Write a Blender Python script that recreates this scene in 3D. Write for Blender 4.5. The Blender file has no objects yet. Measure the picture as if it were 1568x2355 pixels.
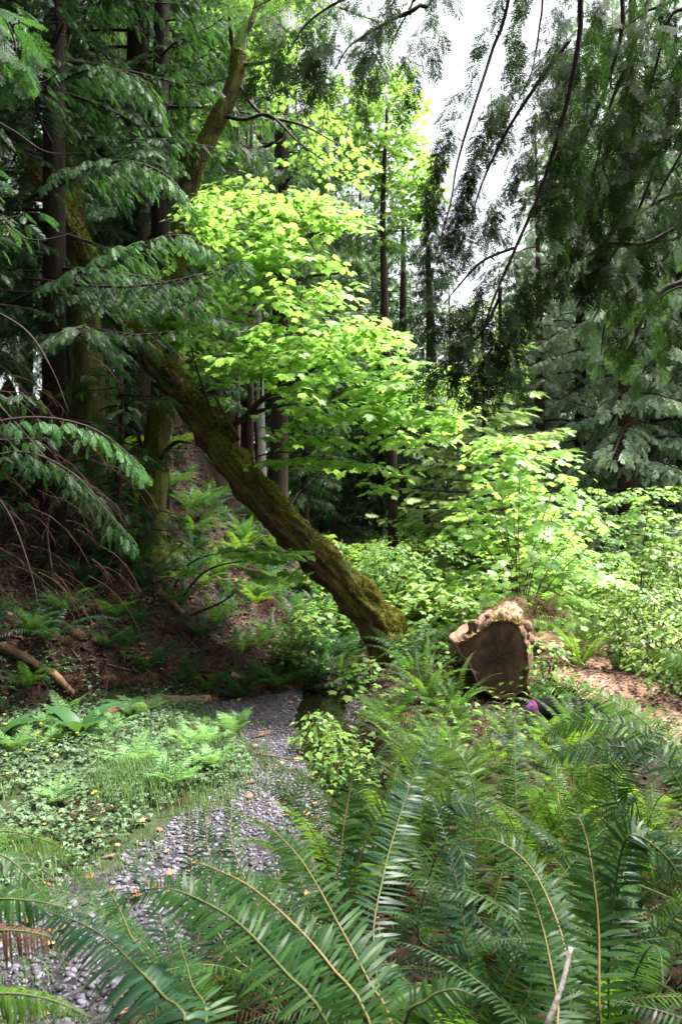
import bpy, math, random
import numpy as np
from mathutils import Vector, noise as mnoise
PI = math.pi
R = math.radians
SC = bpy.context.scene
COL = SC.collection
# ------------------------------------------------------------------ camera
H = 2.1
FPX = 1725.0
cam_d = bpy.data.cameras.new('camera')
cam = bpy.data.objects.new('camera', cam_d); COL.objects.link(cam)
cam.location = (0, 0, H); cam.rotation_euler = (R(90), 0, 0)
cam_d.sensor_fit = 'VERTICAL'; cam_d.sensor_height = 36.0; cam_d.sensor_width = 24.0
cam_d.lens = 36.0 * FPX / 2355.0
cam_d.clip_start = 0.05; cam_d.clip_end = 500
cam_d.dof.use_dof = True; cam_d.dof.focus_distance = 8.0; cam_d.dof.aperture_fstop = 8.0
SC.camera = cam
# ------------------------------------------------------------------ world, sun, exposure
SUN_EL, SUN_AZ = R(66), R(75)
w = bpy.data.worlds.new('World'); SC.world = w; w.use_nodes = True
nt = w.node_tree
sky = nt.nodes.new('ShaderNodeTexSky'); sky.sky_type = 'NISHITA'; sky.sun_disc = False
sky.sun_elevation = SUN_EL; sky.sun_rotation = SUN_AZ; sky.air_density = 1.0; sky.dust_density = 4.0; sky.ozone_density = 1.0
hs = nt.nodes.new('ShaderNodeHueSaturation'); hs.inputs['Saturation'].default_value = 0.22
nt.links.new(sky.outputs[0], hs.inputs['Color'])
bg = nt.nodes['Background']; bg.inputs['Strength'].default_value = 0.08
nt.links.new(hs.outputs[0], bg.inputs['Color'])
sd = bpy.data.lights.new('sun', 'SUN'); sd.energy = 2.7; sd.angle = R(11); sd.color = (1.0, 0.96, 0.9)
sun = bpy.data.objects.new('sun', sd); COL.objects.link(sun)
sv = Vector((math.sin(SUN_AZ) * math.cos(SUN_EL), math.cos(SUN_AZ) * math.cos(SUN_EL), math.sin(SUN_EL)))
sun.rotation_euler = sv.to_track_quat('Z', 'Y').to_euler()
SC.view_settings.view_transform = 'Standard'; SC.view_settings.look = 'None'
SC.view_settings.exposure = 2.85; SC.view_settings.gamma = 1.0
SC.cycles.max_bounces = 7; SC.cycles.diffuse_bounces = 4; SC.cycles.glossy_bounces = 2
SC.cycles.transmission_bounces = 5; SC.cycles.transparent_max_bounces = 4
SC.cycles.caustics_reflective = False; SC.cycles.caustics_refractive = False
SC.cycles.use_denoising = True
SC.render.use_persistent_data = False

rng = random.Random(7)
NR = np.random.RandomState(11)

def at(px, py, Y):
    return Vector(((px - 784) / FPX * Y, Y, H - (py - 1177.5) / FPX * Y))

# ------------------------------------------------------------------ terrain function
def seg_sd(x, y, pts):
    """signed distance to an open polyline, positive on its right-hand side"""
    x = np.asarray(x, float); y = np.asarray(y, float)
    best = np.full(x.shape, 1e9); sgn = np.ones(x.shape)
    for (ax, ay), (bx, by) in zip(pts[:-1], pts[1:]):
        dx, dy = bx - ax, by - ay; L2 = dx * dx + dy * dy
        t = np.clip(((x - ax) * dx + (y - ay) * dy) / L2, 0, 1)
        d = np.hypot(x - ax - t * dx, y - ay - t * dy)
        c = (x - ax) * dy - (y - ay) * dx
        m = d < best
        best = np.where(m, d, best); sgn = np.where(m, np.sign(c + 1e-9), sgn)
    return best * sgn
def sstep(a, b, v):
    t = np.clip((v - a) / (b - a), 0, 1); return t * t * (3 - 2 * t)
def vnoise(x, y, s, seed=0):
    x = np.asarray(x, float) * s + seed * 17.3; y = np.asarray(y, float) * s + seed * 9.1
    xi = np.floor(x).astype(int); yi = np.floor(y).astype(int); fx = x - xi; fy = y - yi
    fx = fx * fx * (3 - 2 * fx); fy = fy * fy * (3 - 2 * fy)
    def h(a, b):
        v = np.sin(a * 127.1 + b * 311.7 + seed * 74.7) * 43758.5453
        return v - np.floor(v)
    return (h(xi, yi) * (1 - fx) + h(xi + 1, yi) * fx) * (1 - fy) + (h(xi, yi + 1) * (1 - fx) + h(xi + 1, yi + 1) * fx) * fy
RB = [(-4.5, 0.9), (-2.5, 1.7), (-1.2, 2.5), (-.3, 3.5), (.35, 4.7), (.38, 5.6), (.1, 6.7), (.12, 7.9), (.25, 9.0), (.3, 11.0), (.2, 40)]
HB = [(-16, -1.0), (-3.4, 7.15), (-1.3, 8.25), (-.1, 9.35), (2.0, 11.0), (10, 22)]
GB = [(-7, 2.2), (-1.8, 3.9), (-1.5, 4.35), (-1.13, 4.8), (-.70, 6.0), (-.9, 6.7), (-1.35, 7.5), (-1.5, 8.6)]
POOL = [(-.18, 9.0), (-.22, 7.9), (-.1, 6.8), (.12, 5.8), (.22, 5.1)]
def gz(x, y):
    x = np.asarray(x, float); y = np.asarray(y, float)
    n1 = vnoise(x, y, .9, 1) - .5; n2 = vnoise(x, y, 3.1, 2) - .5; n3 = vnoise(x, y, 9.0, 3) - .5
    rb = sstep(-.05, .55, seg_sd(x, y, RB))
    z = (.37 + .13 * (1 - sstep(2.5, 5.2, y))) * rb + .10 * sstep(0, .5, -seg_sd(x, y, GB)) * (1 - rb)
    z = z + rb * (.10 * n1 + .05 * n2)
    z = z + .02 * n2 + .012 * n3
    hd = -seg_sd(x, y, HB)
    hd = hd + .5 * n1
    mask = 1 - sstep(-3.2, .7, x + .06 * (y - 9))
    hill = np.where(hd > 0, .42 * sstep(0, .45, hd) + .56 * np.minimum(hd, 6.2) + .02 * np.maximum(hd - 6.2, 0), 0) * (0.15 + .85 * mask)
    hill = hill * (1 + .12 * n2 * 2) + np.where(hd > 0, .12 * n2 * mask, 0)
    z = z + hill
    pd = np.abs(seg_sd(x, y, POOL))
    z = z - .16 * (1 - sstep(.12, .38, pd)) * (1 - .6 * rb)
    return z
def G(x, y): return float(gz(np.array([x]), np.array([y]))[0])
def onground(px, py, zguess=0.5):
    z = zguess
    for _ in range(12):
        Y = (H - z) * FPX / max(py - 1177.5, 1); X = (px - 784) / FPX * Y
        z = .5 * z + .5 * G(X, Y)
    return X, Y, z

# ------------------------------------------------------------------ mesh building
class MB:
    def __init__(s): s.v = []; s.q = []; s.t = []; s.n = 0
    def add(s, v, q=None, t=None):
        v = np.asarray(v, float).reshape(-1, 3)
        if q is not None and len(q): s.q.append(np.asarray(q, int).reshape(-1, 4) + s.n)
        if t is not None and len(t): s.t.append(np.asarray(t, int).reshape(-1, 3) + s.n)
        s.v.append(v); s.n += len(v)
    def mesh(s, name, mat, smooth=False):
        me = bpy.data.meshes.new(name)
        V = np.concatenate(s.v) if s.v else np.zeros((0, 3))
        Q = np.concatenate(s.q) if s.q else np.zeros((0, 4), int)
        T = np.concatenate(s.t) if s.t else np.zeros((0, 3), int)
        me.vertices.add(len(V)); me.vertices.foreach_set('co', V.astype(np.float32).ravel())
        nl = len(Q) * 4 + len(T) * 3; me.loops.add(nl)
        me.loops.foreach_set('vertex_index', np.concatenate([Q.ravel(), T.ravel()]).astype(np.int32))
        me.polygons.add(len(Q) + len(T))
        ls = np.concatenate([np.arange(len(Q)) * 4, len(Q) * 4 + np.arange(len(T)) * 3]).astype(np.int32)
        me.polygons.foreach_set('loop_start', ls)
        if smooth: me.polygons.foreach_set('use_smooth', np.ones(len(ls), bool))
        me.update(calc_edges=True); me.validate()
        if isinstance(mat, (list, tuple)):
            for m in mat: me.materials.append(m)
        elif mat: me.materials.append(mat)
        return me
    def build(s, name, mat, parent=None, smooth=False):
        return link(name, s.mesh(name, mat, smooth), parent)
def link(name, data, parent=None, loc=None, rot=None, scale=None):
    o = bpy.data.objects.new(name, data); COL.objects.link(o)
    if parent is not None: o.parent = parent
    if loc is not None: o.location = loc
    if rot is not None: o.rotation_euler = rot
    if scale is not None: o.scale = scale if hasattr(scale, '__len__') else (scale,) * 3
    return o
def tag(o, label=None, cat=None, group=None, kind=None):
    if label: o['label'] = label
    if cat: o['category'] = cat
    if group: o['group'] = group
    if kind: o['kind'] = kind
    return o
def empty(name, loc, label, cat, group=None, rz=0, s=1):
    o = link(name, None, None, loc, (0, 0, rz), s); o.empty_display_size = .2
    return tag(o, label, cat, group)
def nrm(a): return a / np.maximum(np.linalg.norm(a, axis=-1, keepdims=True), 1e-9)
class Scat:
    """collects instances of one flat template (template: +Y out, +Z normal) and bakes them into a MB"""
    def __init__(s): s.d = []; s.u = []; s.l = []; s.s = []
    def add(s, d, u, l, sc): s.d.append(tuple(d)); s.u.append(tuple(u)); s.l.append(tuple(l)); s.s.append(sc if hasattr(sc, '__len__') else (sc, sc, sc))
    def bake(s, mb, T):
        if not s.d: return
        tv, tq, tt = T
        d = nrm(np.array(s.d, float)); u = np.array(s.u, float)
        x = nrm(np.cross(d, u)); z = np.cross(x, d); sc = np.array(s.s, float); l = np.array(s.l, float)
        M = np.stack([x * sc[:, :1], d * sc[:, 1:2], z * sc[:, 2:3]], axis=2)
        v = np.einsum('kij,nj->kni', M, tv) + l[:, None, :]
        k, n = len(d), len(tv); off = (np.arange(k) * n)[:, None, None]
        q = (tq[None] + off).reshape(-1, 4) if len(tq) else None
        t = (tt[None] + off).reshape(-1, 3) if len(tt) else None
        mb.add(v.reshape(-1, 3), q, t)
def resamp(pts, n):
    """smooth Catmull-Rom resample"""
    P = [np.array(p, float) for p in pts]
    if len(P) == 2: return np.array([P[0] + (P[1] - P[0]) * i / (n - 1) for i in range(n)])
    P = [2 * P[0] - P[1]] + P + [2 * P[-1] - P[-2]]
    out = []; m = len(P) - 3
    for i in range(n):
        t = i / (n - 1) * m; k = min(int(t), m - 1); t -= k
        a, b, c, d = P[k:k + 4]
        out.append(.5 * (2 * b + (c - a) * t + (2 * a - 5 * b + 4 * c - d) * t * t + (3 * b - a - 3 * c + d) * t ** 3))
    return np.array(out)
def tube(mb, P, rad, seg=6, bump=0, bscale=3, seed=0, cap=True, ridge=0, squash=None):
    P = np.asarray(P, float); n = len(P)
    rad = np.interp(np.linspace(0, 1, n), np.linspace(0, 1, len(rad)), rad) if hasattr(rad, '__len__') else np.full(n, rad)
    T = nrm(np.gradient(P, axis=0))
    u = np.cross(T[0], (0, 0, 1.0)); 
    if np.linalg.norm(u) < .1: u = np.array((1.0, 0, 0))
    A = []
    for i in range(n):
        u = u - T[i] * np.dot(u, T[i]); u = u / np.linalg.norm(u); A.append(u)
    A = np.array(A); B = np.cross(T, A)
    th = np.linspace(0, 2 * PI, seg, endpoint=False)
    rr = np.repeat(rad[:, None], seg, 1)
    if bump or ridge:
        ln = np.concatenate([[0], np.cumsum(np.linalg.norm(np.diff(P, axis=0), axis=1))])
        for i in range(n):
            for j in range(seg):
                c, s_ = math.cos(th[j]), math.sin(th[j])
                v = 0
                if bump: v += bump * mnoise.noise((c * bscale * rad[i] * 2 + seed, s_ * bscale * rad[i] * 2, ln[i] * bscale)) + bump * .5 * mnoise.noise((c * bscale * rad[i] * 6 + seed, s_ * bscale * rad[i] * 6, ln[i] * bscale * 3))
                if ridge: v += ridge * mnoise.noise((c * 4 + seed, s_ * 4, ln[i] * .7)) + ridge * .6 * mnoise.noise((c * 9 + seed, s_ * 9, ln[i] * 1.5))
                rr[i, j] *= 1 + v
    V = P[:, None, :] + rr[:, :, None] * (np.cos(th)[None, :, None] * A[:, None, :] + np.sin(th)[None, :, None] * B[:, None, :])
    i = np.arange(n - 1)[:, None] * seg; j = np.arange(seg)[None]; j2 = (j + 1) % seg
    q = np.stack([i + j, i + j2, i + seg + j2, i + seg + j], axis=2).reshape(-1, 4)
    V = V.reshape(-1, 3); t = None
    if cap:
        V = np.concatenate([V, P[:1], P[-1:]]); c0 = n * seg; e = (n - 1) * seg
        t = [(c0, (k + 1) % seg, k) for k in range(seg)] + [(c0 + 1, e + k, e + (k + 1) % seg) for k in range(seg)]
    mb.add(V, q, t)
    return P, T, A, B, rr

# ------------------------------------------------------------------ materials
def newmat(name):
    m = bpy.data.materials.new(name); m.use_nodes = True; nt = m.node_tree; nt.nodes.clear()
    return m, nt, nt.nodes.new('ShaderNodeOutputMaterial')
def N(nt, t, **k):
    n = nt.nodes.new(t)
    for a, b in k.items():
        if a.startswith('_'): setattr(n, a[1:], b)
        else: n.inputs[a.replace('__', ' ')].default_value = b
    return n
def ramp(nt, fac, stops):
    r = nt.nodes.new('ShaderNodeValToRGB'); e = r.color_ramp.elements
    while len(e) < len(stops): e.new(.5)
    for el, (p, c) in zip(e, stops): el.position = p; el.color = tuple(c) + (1,)
    nt.links.new(fac, r.inputs[0]); return r
def foliage(name, cols, trans, tfac=.45, rough=.45, spec=.4, nscale=.8, patch=None):
    """cols: list of base colours picked per leaf; trans: colour of light passing through"""
    m, nt, out = newmat(name); L = nt.links.new
    geo = nt.nodes.new('ShaderNodeNewGeometry'); tc = nt.nodes.new('ShaderNodeTexCoord')
    ns = N(nt, 'ShaderNodeTexNoise', Scale=nscale, Detail=3.0); L(tc.outputs['Object'], ns.inputs['Vector'])
    mx = N(nt, 'ShaderNodeMath', _operation='MULTIPLY_ADD'); L(geo.outputs['Random Per Island'], mx.inputs[0]); mx.inputs[1].default_value = .6
    sub = N(nt, 'ShaderNodeMath', _operation='MULTIPLY'); L(ns.outputs['Fac'], sub.inputs[0]); sub.inputs[1].default_value = .45
    L(sub.outputs[0], mx.inputs[2])
    k = len(cols)
    r = ramp(nt, mx.outputs[0], [((i + .5) / k, c) for i, c in enumerate(cols)])
    r2 = ramp(nt, mx.outputs[0], [(.15, [c * .8 for c in trans]), (.9, [c * 1.15 for c in trans])])
    p = N(nt, 'ShaderNodeBsdfPrincipled', Roughness=rough); p.inputs['Specular IOR Level'].default_value = spec
    L(r.outputs[0], p.inputs['Base Color'])
    t = nt.nodes.new('ShaderNodeBsdfTranslucent'); L(r2.outputs[0], t.inputs['Color'])
    s = N(nt, 'ShaderNodeMixShader'); s.inputs[0].default_value = tfac
    L(p.outputs[0], s.inputs[1]); L(t.outputs[0], s.inputs[2]); L(s.outputs[0], out.inputs[0])
    return m
def bark(name, c1, c2, moss=0, mosscol=((.05, .07, .01), (.14, .15, .03)), scale=6, rough=.85, bump=.5, litter=0, stretch=.25):
    m, nt, out = newmat(name); L = nt.links.new
    tc = nt.nodes.new('ShaderNodeTexCoord'); geo = nt.nodes.new('ShaderNodeNewGeometry')
    mp = N(nt, 'ShaderNodeMapping'); mp.inputs['Scale'].default_value = (1, 1, stretch); L(tc.outputs['Object'], mp.inputs[0])
    n1 = N(nt, 'ShaderNodeTexNoise', Scale=scale * 4, Detail=8.0, Roughness=.7); L(mp.outputs[0], n1.inputs['Vector'])
    r = ramp(nt, n1.outputs['Fac'], [(.3, c1), (.7, c2)])
    n2 = N(nt, 'ShaderNodeTexNoise', Scale=3.0, Detail=6.0, Roughness=.65); L(tc.outputs['Object'], n2.inputs['Vector'])
    n3 = N(nt, 'ShaderNodeTexNoise', Scale=60.0, Detail=4.0); L(tc.outputs['Object'], n3.inputs['Vector'])
    rm = ramp(nt, n3.outputs['Fac'], [(.35, mosscol[0]), (.7, mosscol[1])])
    sx = nt.nodes.new('ShaderNodeSeparateXYZ'); L(geo.outputs['Normal'], sx.inputs[0])
    a = N(nt, 'ShaderNodeMath', _operation='MULTIPLY_ADD'); L(sx.outputs['Z'], a.inputs[0]); a.inputs[1].default_value = .5
    b = N(nt, 'ShaderNodeMath', _operation='MULTIPLY'); L(n2.outputs['Fac'], b.inputs[0]); b.inputs[1].default_value = 1.8; L(b.outputs[0], a.inputs[2])
    rr = ramp(nt, a.outputs[0], [(max(0, 1.02 - moss - .12), (0, 0, 0)), (min(1, 1.02 - moss + .12), (1, 1, 1))])
    mix = N(nt, 'ShaderNodeMix', _data_type='RGBA')
    L(rr.outputs[0], mix.inputs['Factor']); L(r.outputs[0], mix.inputs[6]); L(rm.outputs[0], mix.inputs[7])
    col = mix.outputs[2]
    if litter:
        n4 = N(nt, 'ShaderNodeTexNoise', Scale=2.2, Detail=7.0, Roughness=.75); L(tc.outputs['Object'], n4.inputs['Vector'])
        r4 = ramp(nt, n4.outputs['Fac'], [(.62 - litter, (0, 0, 0)), (.66 - litter, (1, 1, 1))])
        mix2 = N(nt, 'ShaderNodeMix', _data_type='RGBA'); L(r4.outputs[0], mix2.inputs['Factor']); L(col, mix2.inputs[6]); mix2.inputs[7].default_value = (.13, .07, .035, 1)
        col = mix2.outputs[2]
    p = N(nt, 'ShaderNodeBsdfPrincipled', Roughness=rough); p.inputs['Specular IOR Level'].default_value = .2
    L(col, p.inputs['Base Color'])
    ad = N(nt, 'ShaderNodeMath', _operation='MULTIPLY_ADD'); L(n3.outputs['Fac'], ad.inputs[0]); ad.inputs[1].default_value = .5; L(n1.outputs['Fac'], ad.inputs[2])
    bp = N(nt, 'ShaderNodeBump', Strength=bump, Distance=.03); L(ad.outputs[0], bp.inputs['Height']); L(bp.outputs[0], p.inputs['Normal'])
    L(p.outputs[0], out.inputs[0]); return m
def flat(name, c1, c2, scale=20, rough=.8, bump=.3, spec=.3, island=False):
    m, nt, out = newmat(name); L = nt.links.new
    tc = nt.nodes.new('ShaderNodeTexCoord')
    n1 = N(nt, 'ShaderNodeTexNoise', Scale=scale, Detail=6.0, Roughness=.65); L(tc.outputs['Object'], n1.inputs['Vector'])
    f = n1.outputs['Fac']
    if island:
        geo = nt.nodes.new('ShaderNodeNewGeometry'); f = geo.outputs['Random Per Island']
    r = ramp(nt, f, [(.1 if island else .3, c1), (.95 if island else .7, c2)])
    p = N(nt, 'ShaderNodeBsdfPrincipled', Roughness=rough); p.inputs['Specular IOR Level'].default_value = spec
    L(r.outputs[0], p.inputs['Base Color'])
    if bump:
        bp = N(nt, 'ShaderNodeBump', Strength=bump, Distance=.02); L(n1.outputs['Fac'], bp.inputs['Height']); L(bp.outputs[0], p.inputs['Normal'])
    L(p.outputs[0], out.inputs[0]); return m

M = {}
M['maple'] = foliage('maple_leaf', [(.08, .18, .03), (.14, .28, .05), (.22, .37, .09)], (.38, .64, .12), .5, .45, .35)
M['maple_far'] = foliage('maple_leaf_high', [(.06, .14, .03), (.10, .20, .04), (.16, .27, .06)], (.28, .48, .09), .5, .5, .3)
M['shrub'] = foliage('shrub_leaf', [(.035, .10, .025), (.10, .20, .035), (.21, .32, .07)], (.26, .42, .06), .4, .5, .25)
M['bramble'] = foliage('bramble_leaf', [(.05, .12, .03), (.12, .22, .04), (.22, .27, .05)], (.18, .30, .04), .3, .5, .3)
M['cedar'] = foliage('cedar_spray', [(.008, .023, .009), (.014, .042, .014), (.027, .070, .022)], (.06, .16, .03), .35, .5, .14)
M['cedar_lit'] = foliage('cedar_spray_lit', [(.03, .085, .035), (.05, .13, .045), (.075, .17, .055)], (.09, .23, .04), .38, .5, .15)  # lighter twin of cedar; lit look of the boughs painted into the colour
M['hemlock'] = foliage('hemlock_spray', [(.010, .022, .008), (.015, .036, .011), (.024, .052, .014)], (.06, .14, .02), .2, .7, .04)  # kept dark in colour to paint a backlit silhouette
M['pale'] = foliage('skylit_conifer_spray', [(.13, .20, .12), (.22, .31, .19), (.34, .43, .30)], (.27, .38, .20), .4, .5, .4)  # paleness paints skylight sheen and distance haze into the spray colour
M['fresh'] = foliage('young_conifer_spray', [(.16, .25, .06), (.25, .36, .09), (.34, .46, .13)], (.20, .33, .07), .35, .45, .4)
M['fir'] = foliage('fir_spray', [(.022, .052, .020), (.038, .085, .028), (.055, .115, .034)], (.12, .24, .05), .35, .5, .15)
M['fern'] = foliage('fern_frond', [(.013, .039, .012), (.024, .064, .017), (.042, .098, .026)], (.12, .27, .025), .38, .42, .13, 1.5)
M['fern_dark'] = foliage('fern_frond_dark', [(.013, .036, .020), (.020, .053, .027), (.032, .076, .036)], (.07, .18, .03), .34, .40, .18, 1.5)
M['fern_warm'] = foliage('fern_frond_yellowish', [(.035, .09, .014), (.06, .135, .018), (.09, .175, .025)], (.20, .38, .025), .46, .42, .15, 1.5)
M['fern_dead'] = foliage('dead_frond', [(.035, .018, .010), (.07, .036, .020), (.12, .065, .035)], (.08, .04, .015), .2, .7, .2, 3)
M['ladyfern'] = foliage('lady_fern_frond', [(.09, .20, .06), (.13, .27, .08), (.17, .32, .10)], (.26, .45, .10), .4, .5, .3, 1.5)
M['rachis'] = flat('frond_stalk', (.09, .075, .025), (.17, .13, .05), 30, .6, 0)
M['rachis_g'] = flat('frond_stalk_green', (.035, .055, .014), (.08, .09, .025), 30, .6, 0)
M['twig'] = flat('dark_twig', (.018, .013, .01), (.05, .035, .025), 20, .85, .3)
M['twig_br'] = flat('brown_twig', (.05, .028, .016), (.12, .07, .04), 20, .85, .3)
M['stem'] = flat('green_stem', (.05, .06, .02), (.10, .10, .04), 20, .7, 0)
M['bark_moss'] = bark('mossy_bark', (.04, .022, .014), (.17, .10, .06), .10, ((.05, .055, .01), (.17, .16, .03)), 5, .9, 1.0, .06, stretch=1.0)
M['bark_moss2'] = bark('mossy_maple_bark', (.020, .013, .009), (.075, .05, .03), .12, ((.05, .06, .01), (.15, .15, .03)), 6, .9, .8)
M['bark_red'] = bark('reddish_conifer_bark', (.03, .015, .012), (.11, .062, .045), -.35, scale=5, stretch=.12, bump=.7)
M['bark_dark'] = bark('dark_conifer_bark', (.014, .010, .008), (.055, .038, .028), -.12, scale=5, stretch=.12, bump=.7)
M['bark_grey'] = bark('pale_grey_bark', (.20, .17, .15), (.42, .38, .35), -.3, scale=3, stretch=.4, bump=.3)
M['bark_log'] = bark('pinkish_log_bark', (.08, .04, .028), (.32, .19, .14), -.16, ((.06, .07, .014), (.19, .18, .04)), 3, .8, .7)
M['cutwood'] = None
M['moss'] = foliage('moss_tuft', [(.07, .08, .014), (.16, .165, .025), (.28, .27, .05)], (.18, .18, .03), .25, .8, .1, 3)  # real moss, its colour raised to paint the lit trunk top
M['litter'] = flat('dead_leaves', (.016, .008, .006), (.12, .062, .038), 20, .75, 0, .25, island=True)
M['litter_or'] = flat('orange_dead_leaves', (.12, .045, .022), (.34, .19, .11), 20, .7, 0, .3, island=True)
M['pebble'] = flat('purple_grey_pebble', (.026, .024, .031), (.145, .132, .162), 20, .6, .15, .4, island=True)
M['cover'] = foliage('ground_cover_leaf', [(.05, .10, .045), (.09, .155, .07), (.17, .24, .14)], (.13, .22, .08), .35, .45, .5, .8)
M['grass'] = foliage('grass_blade', [(.05, .11, .035), (.09, .17, .05), (.15, .22, .08)], (.15, .26, .06), .35, .5, .3, .8)
M['deadwood'] = bark('weathered_wood', (.09, .05, .03), (.30, .17, .11), -.12, scale=4, stretch=.6, bump=.5)
M['mosswood'] = bark('moss_covered_wood', (.03, .017, .011), (.09, .055, .032), -.12, ((.03, .035, .008), (.09, .09, .02)), 4, .9, .6)

def cut_material():
    m, nt, out = newmat('weathered_cut_face'); L = nt.links.new
    tc = nt.nodes.new('ShaderNodeTexCoord')
    n = N(nt, 'ShaderNodeTexNoise', Scale=3.5, Detail=7.0, Roughness=.6); L(tc.outputs['Object'], n.inputs['Vector'])
    r = ramp(nt, n.outputs['Fac'], [(.3, (.03, .014, .009)), (.48, (.11, .055, .033)), (.68, (.30, .17, .11))])
    at_ = nt.nodes.new('ShaderNodeAttribute'); at_.attribute_name = 'rim'
    rr = ramp(nt, at_.outputs['Fac'], [(.55, (.62, .6, .58)), (.86, (1.0, 1.0, 1.0)), (.90, (.45, .42, .40)), (.94, (1.7, 1.5, 1.35))])
    an = nt.nodes.new('ShaderNodeAttribute'); an.attribute_name = 'ang'
    cm = nt.nodes.new('ShaderNodeCombineXYZ'); nt.links.new(an.outputs['Fac'], cm.inputs[0])
    nn = N(nt, 'ShaderNodeTexNoise', Scale=1.7, Detail=2.0); L(cm.outputs[0], nn.inputs['Vector'])
    rc = ramp(nt, nn.outputs['Fac'], [(.48, (1, 1, 1)), (.494, (.3, .27, .25)), (.502, (.2, .18, .16)), (.516, (1, 1, 1))])
    m1 = N(nt, 'ShaderNodeMix', _data_type='RGBA', _blend_type='MULTIPLY'); m1.inputs['Factor'].default_value = 1; L(r.outputs[0], m1.inputs[6]); L(rr.outputs[0], m1.inputs[7])
    mix = N(nt, 'ShaderNodeMix', _data_type='RGBA', _blend_type='MULTIPLY'); mix.inputs['Factor'].default_value = .38; L(m1.outputs[2], mix.inputs[6]); L(rc.outputs[0], mix.inputs[7])
    p = N(nt, 'ShaderNodeBsdfPrincipled', Roughness=.8); L(mix.outputs[2], p.inputs['Base Color'])
    bp = N(nt, 'ShaderNodeBump', Strength=.9, Distance=.04); L(n.outputs['Fac'], bp.inputs['Height']); L(bp.outputs[0], p.inputs['Normal'])
    L(p.outputs[0], out.inputs[0]); return m
M['cutwood'] = cut_material()

# ------------------------------------------------------------------ leaf templates (+Y out, +Z up)
def fan(outline, center, droop=.3, cup=.0):
    o = np.array(outline, float); c = np.array(center, float)
    v = np.concatenate([[c], o]); z = -droop * (v[:, 1]) ** 2 + cup * np.abs(v[:, 0])
    V = np.column_stack([v, z]); n = len(o)
    t = [(0, 1 + (i + 1) % n, 1 + i) for i in range(n)]
    return V, np.zeros((0, 4), int), np.array(t, int)
_h = [(0, 0), (.16, .06), (.34, -.06), (.40, .10), (.60, .16), (.46, .30), (.56, .48), (.76, .60), (.50, .62), (.34, .56), (.26, .60), (.34, .80), (.20, .82), (0, 1.05)]
LEAF_MAPLE = fan(_h + [(-x, y) for x, y in _h[-2:0:-1]], (0, .38), .25, -.12)
_h2 = [(0, 0), (.30, -.05), (.55, .15), (.42, .32), (.70, .58), (.36, .60), (.2, .72), (0, 1.0)]
LEAF_MAPLE_S = fan(_h2 + [(-x, y) for x, y in _h2[-2:0:-1]], (0, .36), .2, -.15)
_h3 = [(0, 0), (.26, .22), (.32, .5), (.18, .82), (0, 1.0)]
LEAF_OVAL = fan(_h3 + [(-x, y) for x, y in _h3[-2:0:-1]], (0, .45), .2, .15)
def trifoliate():
    V = []; Tt = []; n = 0
    for a, s in ((0, 1), (1.25, .75), (-1.25, .75)):
        v, _, t = LEAF_OVAL; c, sn = math.cos(a), math.sin(a)
        vv = v * s; vv = np.column_stack([vv[:, 0] * c + vv[:, 1] * sn, -vv[:, 0] * sn + vv[:, 1] * c + .15, vv[:, 2]])
        V.append(vv); Tt.append(t + n); n += len(v)
    return np.concatenate(V), np.zeros((0, 4), int), np.concatenate(Tt)
LEAF_TRI = trifoliate()

def spray_template(npair, w=.5, bl=.07, sub=0, seed=0, curl=.15):
    """flat evergreen spray of length 1: axis with side blades, each blade a thin diamond or a small feather"""
    r = random.Random(seed); V = []; Q = []
    def blade(bx, by, dx, dy, L, wd, z0):
        n = len(V); px, py = -dy, dx
        for (s, o) in ((0, 0), (.45, wd / 2), (1, 0), (.45, -wd / 2)):
            x = bx + dx * L * s + px * o; y = by + dy * L * s + py * o
            V.append((x, y, z0 - curl * (abs(x) ** 1.5 + .5 * y * y)))
        Q.append((n, n + 3, n + 2, n + 1))
    blade(0, 0, 0, 1, 1.0, bl * .5, 0)
    for i in range(npair):
        t = .08 + .88 * i / npair
        for sd in (-1, 1):
            a = R(48 + r.uniform(-10, 10) - 12 * t); L = w * (math.sin(PI * min(1, .18 + t * .92)) ** .7) * r.uniform(.8, 1.15)
            tt = t + r.uniform(-.02, .02) + (.03 if sd > 0 else 0)
            dx, dy = sd * math.sin(a), math.cos(a)
            if not sub: blade(0, tt, dx, dy, L, bl, 0)
            else:
                blade(0, tt, dx, dy, L, bl * .45, 0)
                for k in range(sub):
                    s = .15 + .8 * k / sub
                    for s2 in (-1, 1):
                        b = math.atan2(dx, dy) + s2 * R(42); l2 = L * .33 * (1 - s * .6)
                        blade(dx * L * s, tt + dy * L * s, math.sin(b), math.cos(b), l2, bl * .55, 0)
    return np.array(V), np.array(Q, int), np.zeros((0, 3), int)
SPRAY_A = spray_template(8, .42, .10, 0, 1)
SPRAY_B = spray_template(7, .44, .115, 0, 2, .3)
SPRAY_FINE = spray_template(7, .40, .05, 5, 3, .2)
SPRAY_MID = spray_template(7, .42, .08, 3, 4, .25)
SPRAY_LACE = spray_template(8, .33, .068, 0, 6, .45)
SPRAY_SOFT = spray_template(7, .40, .10, 1, 5, .1)

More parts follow.
